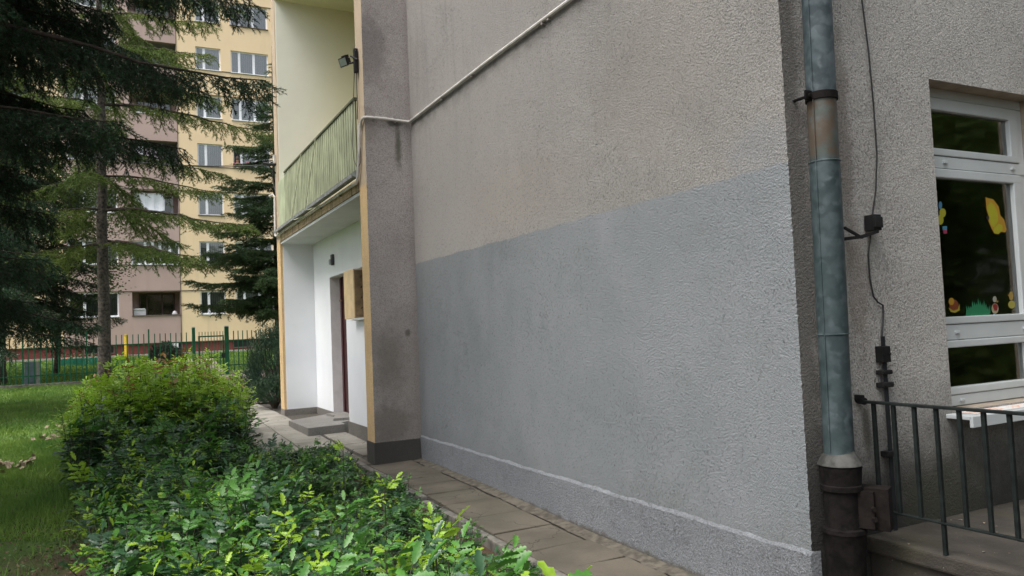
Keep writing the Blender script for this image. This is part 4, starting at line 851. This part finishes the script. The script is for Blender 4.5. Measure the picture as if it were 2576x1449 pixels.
def spruce(name, label, x, y, H, r0, zlo, zhi, dz, per_whorl, Lfun, el, droop, rise, mat, g, sec=(.09, .6), ter=(.06, .16), hang=.5, nd=(300, .024, .004), azf=None, curtain=.5, wr=.0035, trunk_top=None, thin=None, group=None):
    t = empty(name, (x, y, gz(y) - .02), 0, label, 'tree', group)
    q = MB(); zz = np.linspace(gz(y) - .2, H, 22); g2 = random.Random(int(x * 100)); q.tube([(x + g2.uniform(-.02, .02), y + g2.uniform(-.02, .02), z) for z in zz], [r0 * (1.25 if k == 0 else 1) * (1 - .93 * k / 21) for k in range(22)], 14)
    local(q.build('trunk', M_bark, t, smooth=True))
    AX = MB(); SA = []; SB = []; z = zlo
    while z < zhi:
        a0 = g.uniform(0, 6.28)
        for k in range(per_whorl):
            az = a0 + k * 2 * math.pi / per_whorl + g.uniform(-.25, .25); L = Lfun(z, az) * g.uniform(.75, 1.1); dens = 1
            if azf: dens = azf(az, z)
            if dens <= 0 or L < .15: continue
            zz_ = z + g.uniform(-.15, .15); ax, A, B = bough(np.array([x, y, zz_]), az, L, el, droop, rise, g, sec[0] / dens, sec[1] * min(1, L / 2.2), ter[0] / dens if ter[0] else 0, ter[1], hang, curtain)
            if thin: keep = g.random(len(A)) < thin; A, B = A[keep], B[keep]
            SA.append(A); SB.append(B); AX.tube(ax, [max(.004, .011 * L * (1 - .9 * j / 13)) for j in range(14)], 5, cap=False)
        z += dz * g.uniform(.8, 1.2)
    A, B = np.concatenate(SA), np.concatenate(SB); V = needles(A, B, *nd, g)
    local(np_mesh('crown', V, np.arange(len(V)).reshape(-1, 3), mat, t)); local(AX.build('bough', M_twig, t, smooth=True))
    WV, WF = twigwood(A, B, wr); local(np_mesh('twigs', WV, WF, M_twig, t)); print(name, len(V) // 3, 'needles')
    return t
M_n1 = m_leaf('dark_spruce_needles', (.024, .070, .034), (.045, .115, .048), .38, .12, 1.5); M_n2 = m_leaf('light_spruce_needles', (.19, .25, .05), (.11, .18, .04), .55, .25, .6)
M_n3 = m_leaf('mid_spruce_needles', (.065, .12, .05), (.11, .175, .065), .5, .2, .8); M_n4 = m_leaf('deep_spruce_needles', (.025, .05, .02), (.04, .075, .025), .55, .15, .8)  # the last one is simply a darker green
g = np.random.default_rng(21)
def vis(x, y, half=.6):    # boughs reaching towards the garden get full detail, those behind the trunk fewer twigs
    return lambda az, z: 1.0 if math.sin(az) > -.15 else .3
spruce('spruce_tree', 'nearest dark spruce with long drooping boughs filling the upper left', -3.2, 8.3, 15, .17, 2.1, 8.8, .24, 8, lambda z, a: (.5 if math.cos(a) > .45 and z < 5.5 else 1) * (2.45 if z < 2.9 else 2.9 if z < 4.1 else 3.3 + .9 * (z % .9 < .3) if z < 5.0 else 4.05 if z < 7.2 else 3.9), .06, .42, .16, M_n1, g, sec=(.050, .72), ter=(.034, .17), hang=.75, nd=(190, .030, .0065), azf=lambda az, z: .3 if math.sin(az) < -.15 else 1., curtain=.4)
spruce('spruce_tree', 'tall bare trunked spruce with light drooping boughs before the fence', -.42, 26.0, 19, .19, 4.6, 13.0, .95, 4, lambda z, a: (4.7 if math.sin(a) > 0 else 3.2) * (1.0 - max(0, z - 9) / 16), .10, .38, .12, M_n2, g, sec=(.13, .9), ter=(.075, .32), hang=.5, nd=(75, .075, .016), curtain=.3, wr=.005)
spruce('spruce_tree', 'full green spruce standing beside the far pier of the near building', 5.0, 28.0, 12.0, .17, 2.5, 11.4, .46, 7, lambda z, a: 3.1 * max(.05, (12.3 - z) / 9.2) * (.82 + .3 * math.sin(z * 5 + a)), .12, .22, .12, M_n3, g, sec=(.085, .8), ter=(.055, .32), hang=.3, nd=(75, .065, .016), curtain=.2, wr=.004, azf=lambda az, z: 1 if (math.cos(az) < .3 or math.sin(az) < 0) else .4)
spruce('spruce_tree', 'dark spruce with a dark trunk behind the fence at far left', -3.9, 33.0, 17, .26, 3.0, 15.5, .55, 7, lambda z, a: 3.9 * max(.05, (17.5 - z) / 14), .0, .35, .1, M_n4, g, sec=(.13, .9), ter=(.09, .36), hang=.4, nd=(55, .085, .022), curtain=.35, wr=.005)
spruce('spruce_tree', 'dark green spruce between the nearest spruce and the tall bare trunk', -5.4, 19.5, 17, .22, 2.6, 14.5, .42, 7, lambda z, a: 4.7 * max(.05, (18.5 - z) / 15), .04, .36, .12, M_n1, g, sec=(.10, .85), ter=(.065, .28), hang=.55, nd=(85, .055, .013), azf=lambda az, z: .25 if math.sin(az) < -.2 else 1., curtain=.4, wr=.004)
# broadleaf trees between the spruces
def leaves(C, size, g, w=.55, flat=.5):
    N = len(C); a = unit(g.normal(size=(N, 3)) * np.array([1, 1, flat])) * (size * g.uniform(.7, 1.2, N))[:, None]; b = unit(np.cross(a, g.normal(size=(N, 3)))) * (size * w)
    V = np.empty((N, 4, 3)); V[:, 0] = C - a; V[:, 1] = C + b - a * .1; V[:, 2] = C + a; V[:, 3] = C - b - a * .1; return V.reshape(-1, 3)
def broadleaf(label, x, y, H, zc, rx, rz, n, mat, g, size=.06, trunk=.12):
    t = empty('broadleaf_tree', (x, y, gz(y) - .02), 0, label, 'tree'); q = MB(); rr_ = random.Random(int(abs(x) * 77)); q.tube([(x + .1 * math.sin(k), y, gz(y) - .1 + (H - .6) * k / 8) for k in range(9)], [trunk * (1 - .8 * k / 8) for k in range(9)], 10)
    cl = []
    for k in range(26):
        a_ = rr_.uniform(0, 6.28); u = rr_.random() ** .5; zz = zc + rz * rr_.uniform(-.95, .9); k_ = math.sqrt(max(.05, 1 - ((zz - zc) / rz) ** 2)); e = Vector((x + rx * k_ * u * math.cos(a_), y + rx * k_ * u * math.sin(a_), zz)); b_ = Vector((x, y, max(gz(y) + .8, zz - rr_.uniform(.6, 1.6))))
        q.tube([b_, b_.lerp(e, .5) + Vector((0, 0, .15)), e], [.035, .022, .008], 5); cl.append(e)
    local(q.build('trunk', M_bark, t, smooth=True)); cl = np.array(cl); c = cl[g.integers(0, len(cl), n)]; C = c + g.normal(size=(n, 3)) * np.array([.42, .42, .30]) * rx / 2.4
    V = leaves(C, size, g); local(np_mesh('crown', V, np.arange(len(V)).reshape(-1, 4), mat, t))
M_bl = m_leaf('lime_leaf', (.10, .17, .025), (.17, .22, .035), .5, .4, 1.0); M_bl2 = m_leaf('maple_leaf', (.05, .09, .02), (.10, .13, .03), .5, .35, 1.2)
broadleaf('yellow green broadleaf tree behind the tall spruce trunk', -2.3, 36, 9.5, 5.8, 2.3, 3.9, 15000, M_bl2, g)
broadleaf('bright leafed tree between the dark spruce boughs at far left', -6.0, 37, 10, 6.2, 2.6, 4.0, 15000, M_bl, g)
# juniper by the far pier
def evergreen_shrub(label, x, y, h, r, n, mat, g, name='juniper_shrub', nl=.07):
    t = empty(name, (x, y, gz(y) - .02), 0, label, 'shrub'); q = MB(); rr_ = random.Random(int(x * 50 + y)); A = []; B = []
    for k in range(n):
        a_ = rr_.uniform(0, 6.28); e_ = math.asin(rr_.random()) ; d = np.array([math.cos(a_) * math.cos(e_) * r, math.sin(a_) * math.cos(e_) * r, .12 + math.sin(e_) * h * .98]); d[:2] *= 1 + .22 * math.sin(a_ * 3 + e_ * 4); s = rr_.uniform(.72, 1.03)
        p = np.array([x, y, gz(y)]) + d * s; out = d / np.linalg.norm(d) + np.array([0, 0, .35]); A.append(p); B.append(p + out / np.linalg.norm(out) * rr_.uniform(.10, .2))
    for k in range(9): a_ = k * .7; q.tube([(x, y, gz(y) - .05), (x + .3 * r * math.cos(a_), y + .3 * r * math.sin(a_), gz(y) + h * .45), (x + .75 * r * math.cos(a_), y + .75 * r * math.sin(a_), gz(y) + h * .7)], [.03, .02, .008], 5)
    local(q.build('stem', M_twig, t)); V = needles(np.array(A), np.array(B), 110, nl, nl * .22, g, .3); local(np_mesh('foliage', V, np.arange(len(V)).reshape(-1, 3), mat, t))
M_jun = m_leaf('juniper_needles', (.025, .06, .035), (.05, .095, .045), .6, .1, 2)
evergreen_shrub('dark rounded evergreen shrub against the far pier', 3.12, 17.6, 1.5, .78, 2600, M_jun, g, 'evergreen_shrub', .05)
evergreen_shrub('low dark creeping shrub at the foot of the rounded evergreen', 2.72, 15.9, .42, .42, 900, M_jun, g, 'creeping_shrub', .045)
evergreen_shrub('hazy grey green bush behind the fence left of the gate', 1.55, 33.2, 1.05, .62, 900, m_leaf('grey_green_leaf', (.07, .09, .06), (.10, .12, .09), .7, .2), g, 'garden_bush', .08)
# ---- mahonia
def leaflet(n_teeth=4):
    """spiny leaflet: length 1 along +x, half width .27, folded a little; returns verts, quads"""
    V = [(0, 0, 0)]; mid = []; L_ = []; R_ = []
    ks = np.linspace(0, 1, n_teeth * 2 + 1)
    for k, s in enumerate(ks):
        w = .215 * (math.sin(math.pi * min(1, s * .92 + .04)) ** .75) * (1.12 if k % 2 else .66); 
        if k == len(ks) - 1: w = .0
        sh = .05 if k % 2 else 0; mid.append((s, 0, -.16 * s * s)); L_.append((min(1, s + sh), w, -.16 * s * s + w * .28)); R_.append((min(1, s + sh), -w, -.16 * s * s + w * .28))
    V = mid + L_ + R_; n = len(ks); F = []
    for k in range(n - 1): F += [(k, k + 1, n + k + 1, n + k), (k + 1, k, 2 * n + k, 2 * n + k + 1)]
    return np.array(V), np.array(F)
LV, LF = leaflet()
def frame(d, upv=(0, 0, 1)):
    d = d / np.linalg.norm(d); s = np.cross(upv, d); s = s / (np.linalg.norm(s) + 1e-6); u = np.cross(d, s); return np.stack([d, s, u])
def mahonia_mesh(seed, h, stems, lpl, spread, lime, leaf_len=.075, bare=.35):
    g = np.random.default_rng(seed); VV = []; FF = []; MI = []; nb = 0; st_ = MB()
    for s_ in range(stems):
        a = g.uniform(0, 6.28); r = spread * math.sqrt(g.random()); top = np.array([r * math.cos(a), r * math.sin(a), h * g.uniform(.7, 1.08)]); bot = top * np.array([.35, .35, 0]); mid = (top + bot) / 2 + np.array([g.normal() * .03, g.normal() * .03, 0])
        st_.tube([bot - np.array([0, 0, .1]), mid, top], [.006, .0045, .003], 5)
        young = g.random() < lime; nl_ = lpl + g.integers(-1, 3)
        for k in range(nl_):
            f = bare + (1 - bare) * (k + .5) / nl_; p = bot + (top - bot) * f if f > .5 else bot + (mid - bot) * f * 2; a2 = k * 2.4 + g.uniform(-.4, .4); el = g.uniform(-.15, .55) + (.5 if k >= nl_ - 2 else 0)
            d = np.array([math.cos(a2) * math.cos(el), math.sin(a2) * math.cos(el), math.sin(el)]); ll = leaf_len * (1 - .35 * (k >= nl_ - 1)) * g.uniform(.8, 1.2); rl = ll * g.uniform(1.7, 2.5); npair = g.integers(2, 5)
            mt = 0
            if young and k >= nl_ - (11 if h > 1 else 4): mt = 2
            elif g.random() < .26 + .34 * (k > nl_ * .6): mt = 1
            if mt == 2 and h > .7 and g.random() < .05: mt = 3
            M_ = frame(d); st_.tube([p, p + d * rl * .5 + M_[2] * .006, p + d * rl], .0013, 3, cap=False)
            items = [(1.0, 0.)]
            for q in range(npair):
                t = .35 + .58 * q / npair; items += [(t, 1.), (t, -1.)]
            for (t, sd_) in items:
                o = p + d * rl * t; dd = d * (1 if sd_ == 0 else .45) + M_[1] * sd_ * .9 + M_[2] * g.uniform(-.25, .2) + g.normal(size=3) * .06; Fm = frame(dd, M_[2] + g.normal(size=3) * .22); sc = ll * (1.05 if sd_ == 0 else .95) * g.uniform(.85, 1.15)
                if mt >= 2: sc *= .92
                VV.append(o + (LV * sc * np.array([1, 1.0, 1 + .8 * g.normal() * .5])) @ Fm); FF.append(LF + nb); nb += len(LV); MI.append(np.full(len(LF), mt))
    return np.concatenate(VV), np.concatenate(FF), np.concatenate(MI), st_
def m_mah(name, a, b, rough, trans):
    n = NM(name); oi = n.t.nodes.new('ShaderNodeObjectInfo'); c = n.mix(n.ss(n.noise(7, 3), .3, .7), a, b); c = n.mix(n.m('MULTIPLY', n.ss(n.noise(35, 1), .4, .65), .45), c, tuple(x * .55 for x in a)); c = n.mix(n.m('MULTIPLY', oi.outputs['Random'], .3), c, tuple(x * 1.25 for x in b))
    n.fin(c, rough, n.bump(n.noise(90, 2), .3, .003), spec=.45); tl = n.t.nodes.new('ShaderNodeBsdfTranslucent'); n.L(c, tl.inputs[0]); mx = n.t.nodes.new('ShaderNodeMixShader'); mx.inputs[0].default_value = trans; n.L(n.b.outputs[0], mx.inputs[1]); n.L(tl.outputs[0], mx.inputs[2]); n.L(mx.outputs[0], n.out.inputs[0]); return n.mat
MM = [m_mah('mahonia_dark', (.022, .072, .028), (.042, .105, .042), .30, .14), m_mah('mahonia_mid', (.055, .18, .028), (.10, .25, .04), .38, .25), m_mah('mahonia_lime', (.25, .44, .035), (.36, .55, .05), .32, .4), m_mah('mahonia_bronze', (.28, .17, .04), (.30, .12, .04), .35, .3)]
M_stem = plain('green_brown_stem', (.05, .05, .025), .7, .3)
pro = {}
def proto(key, *a, **k):
    V, F, MI, stm = mahonia_mesh(*a, **k); me = np_mesh('foliage', V, F, MM, None, MI); so_ = stm.build('stem', M_stem); pro[key] = (me, so_, [])
def plant(key, x, y, s, rz, label, group=None, name='mahonia_shrub', tilt=0.):
    f0, s0, used = pro[key]; t = empty(name, (x, y, gz(y) - .01), 0, label, 'shrub', group); t.rotation_euler = (tilt, 0, rz); t.scale = (s, s, s)
    for src in (f0, s0):
        o = src if not used else src.copy()
        if used: COL.objects.link(o)
        o.parent = t
    used.append(1); return t
for k in range(4): proto('low%d' % k, 100 + k, .42 + .05 * k, 13, 8, .32, .16, .074)
for k in range(2): proto('edge%d' % k, 140 + k, .30, 7, 5, .30, .18, .085)
for k in range(3): proto('tall%d' % k, 200 + k, 1.12 + .06 * k, 13, 17, .36, .95, .082, .28)
for k in range(2): proto('mid%d' % k, 230 + k, .78, 11, 10, .34, .3, .07, .25)
for k in range(3): proto('near%d' % k, 330 + k, .72, 10, 11, .20, .16, .064, .35)
proto('sprout', 300, .62, 1, 8, .01, 1., .055, .5); proto('sprout2', 305, .55, 3, 8, .12, .8, .068, .4)
rp = random.Random(17)
GL = 'low glossy mahonia shrubs in the bed'; GT = 'tall mahonia shrubs at the far end of the bed'; GM = 'middle mahonia shrubs of the bed'
yv = 3.0
while yv < 9.3:
    x = -.045 * yv + .25
    while x < 2.2:
        px_, py_ = x + rp.uniform(-.1, .1), yv + rp.uniform(-.1, .1)
        hs_ = (1.0 if x < .9 else .72 if x < 1.35 else .5 if x < 1.75 else .36 if yv < 4.6 else .48) * (1.0 if yv < 6 else .85 if yv < 8 else 1.0)
        e_ = px_ < -.045 * yv + .35
        plant('edge%d' % rp.randrange(2) if e_ else 'low%d' % rp.randrange(4), min(px_, 2.22), py_, rp.uniform(.88, 1.12) * hs_, rp.uniform(0, 6.28), 'low mahonia shrub with glossy spiny dark leaves in the bed beside the slab path', GL)
        x += .37 if x < .9 else .28
    yv += .34
for (u, v, z) in ((480, 1365, .55), (640, 1375, .66), (780, 1345, .66), (900, 1350, .74), (1010, 1330, .72), (1110, 1375, .86), (1200, 1350, .78), (1290, 1425, .84), (1000, 1420, .86), (820, 1430, .8), (640, 1440, .74), (1180, 1440, .9), (1390, 1440, .82), (1290, 1410, .84), (1210, 1340, .7)):
    p = on(u, v, 2, z); key = 'near%d' % rp.randrange(3); mz = max(v_.co.z for v_ in pro[key][0].data.vertices); plant(key, p[0], p[1], (z - gz(p[1])) / mz, rp.uniform(0, 6.28), 'nearer mahonia shrub with long stems and large spiny leaves along the bottom edge', 'large leaved mahonia shrubs nearest the viewer')
yv = 9.35
while yv < 12.9:
    wL, wR = -.42 + .05 * (yv - 9), 1.42 + .06 * (yv - 9.3); x = wL
    while x < wR:
        px_, py_ = x + rp.uniform(-.08, .08), yv + rp.uniform(-.08, .08)
        if yv < 10.1: plant('mid%d' % rp.randrange(2), px_, py_, rp.uniform(.85, 1.1), rp.uniform(0, 6.28), 'knee high dark mahonia shrub in front of the tall bright ones', GM)
        else: plant('tall%d' % rp.randrange(3), px_, py_, rp.uniform(.82, .98) * (.8 if (x < wL + .3 or x > wR - .36) else 1.02), rp.uniform(0, 6.28), 'tall mahonia shrub with bright lime green shoots at the far end of the bed', GT)
        x += .40
    yv += .42
def at(u, v, z): return on(u, v, 2, z)
for (u, v, z, key, s, lab) in ((968, 1185, .62, 'sprout', 1., 'single bright mahonia sprout standing in front of the pilaster foot'), (1105, 1262, .72, 'sprout2', 1.2, 'leggy bright mahonia sprout over the slab path middle'), (1370, 1400, .84, 'sprout2', 1.45, 'lime mahonia sprout nearest the bottom of the slab path'), (1500, 1425, .86, 'sprout2', 1.5, 'lone lime mahonia shoot furthest right at the bottom edge'), (860, 1040 + 60, .62, 'sprout', .85, 'thin mahonia sprout rising before the entrance step')):
    p = at(u, v, z); mz = max(v_.co.z for v_ in pro[key][0].data.vertices); plant(key, p[0], p[1], (z - gz(p[1])) / mz, rp.uniform(0, 6.28), lab)
# ---- lawn
M_grass = m_leaf('grass_blade', (.10, .21, .035), (.22, .34, .06), .65, .3, .9)
def blades(n, x0, x1, y0, y1, h, w, g, keep):
    P = np.stack([g.uniform(x0, x1, n), g.uniform(y0, y1, n), np.zeros(n)], 1); P = P[keep(P)]; n = len(P); P[:, 2] = gz(P[:, 1]) - .012
    a = g.uniform(0, 6.28, n); W_ = np.stack([np.cos(a), np.sin(a), np.zeros(n)], 1) * w; hh = h * g.uniform(.5, 1.3, n) * (.7 + .6 * np.abs(np.sin(P[:, 0] * 2.1) * np.sin(P[:, 1] * 1.3))); T = g.normal(size=(n, 3)) * .45; T[:, 2] = 1; T = T * hh[:, None]
    V = np.empty((n, 3, 3)); V[:, 0] = P - W_; V[:, 1] = P + W_; V[:, 2] = P + T; return V.reshape(-1, 3)
soilf = lambda P: P[:, 1] + 1.1 * np.sin(P[:, 0] * 1.9 + P[:, 1]) * .5 > 7.2
inl = lambda P: (P[:, 0] < -.30 + .12 * np.sin(P[:, 1] * 2) + (P[:, 1] > 13.4) * 9) & ((P[:, 0] < 1.55) | (P[:, 1] > 18)) & ((P[:, 0] < 2.0) | (P[:, 1] > 31)) & (soilf(P) | (g.random(len(P)) < .10)) & (g.random(len(P)) < .35 + .9 * np.abs(np.sin(P[:, 0] * 3.1 + np.sin(P[:, 1] * 1.7)) * np.cos(P[:, 1] * 1.1 + P[:, 0])))
VG = [blades(90000, -2.6, .3, 6.2, 14, .075, .004, g, inl), blades(60000, -4.5, 1.6, 13, 30.7, .085, .009, g, inl), blades(30000, -9, 9, 31.3, 44, .10, .02, g, lambda P: (P[:, 0] < 2.3) | (P[:, 0] > 3.9))]
VG = np.concatenate(VG); lg = np_mesh('grass', VG, np.arange(len(VG)).reshape(-1, 3), M_grass); tag(lg, 'short green lawn grass left of the shrubs and behind the fence', kind='stuff')
n_ = 2600; C = np.stack([g.uniform(-1.8, .3, n_), g.uniform(5.2, 9.6, n_), np.zeros(n_)], 1); C[:, 2] = gz(C[:, 1]) + .012; VL = leaves(C, .016, g, .5, .25); ll_ = np_mesh('leaf_litter', VL, np.arange(len(VL)).reshape(-1, 4), [plain('brown_litter', (.16, .10, .06), .9, .5, 30), plain('weed_leaf', (.06, .13, .03), .6, .3)], None, (g.random(n_) < .45).astype(int)); tag(ll_, 'dead leaves and small weeds on the bare soil', kind='stuff')
q = MB(); r3 = random.Random(9)
for (cx_, cy_, nn) in ((-.75, 15.2, 60), (-1.25, 11.2, 50), (-.95, 13.6, 18)):
    for _ in range(nn):
        c_ = Vector((cx_ + r3.gauss(0, .16), cy_ + r3.gauss(0, .25), gz(cy_) + r3.uniform(.03, .08))); a_ = Vector((r3.uniform(-1, 1), r3.uniform(-1, 1), r3.uniform(-.4, .6))).normalized() * .045; b_ = a_.orthogonal().normalized() * .028; q.add([c_ - a_, c_ + b_, c_ + a_, c_ - b_], [(0, 1, 2, 3)])
tag(q.build('dry_leaves', plain('pale_dry_leaf', (.28, .22, .15), .9, .3, 40)), 'small heaps of pale dry leaves on the lawn', kind='stuff')
# ---- trees behind the photographer: they shade the corner and mirror in the window
def back_tree(x, y, h, r, n):
    t = empty('garden_tree', (x, y, -.2), 0, 'leafy garden tree standing behind the photographer', 'tree', 'garden trees behind the photographer'); q = MB(); q.tube([(x, y, -.3), (x + .1, y, h * .5), (x, y, h * .9)], [.2, .14, .04], 10); local(q.build('trunk', M_bark, t))
    c = g.normal(size=(40, 3)) * np.array([r * .48, r * .48, h * .24]) + np.array([x, y, h * .52]); C = c[g.integers(0, 40, n)] + g.normal(size=(n, 3)) * .5; V = leaves(C, .10, g); local(np_mesh('crown', V, np.arange(len(V)).reshape(-1, 4), M_bk, t))
M_bk = m_leaf('garden_tree_leaf', (.09, .15, .03), (.16, .22, .05), .6, .4, .8)
for (x, y, h, r) in ((6.4, -3.2, 7.5, 2.7), (11.5, -3.2, 8.5, 3.0), (15.5, -4.6, 9, 3.2), (19.5, -6.5, 11, 3.6), (13.5, -8, 12, 3.6), (18, -10.5, 14, 4), (24, -9, 13, 4), (24, -15, 16, 4.5), (9, -10, 12, 3.6), (3, -9, 10, 3)): back_tree(x, y, h, r, 26000)  # first tree is added close in to keep light off the window wall
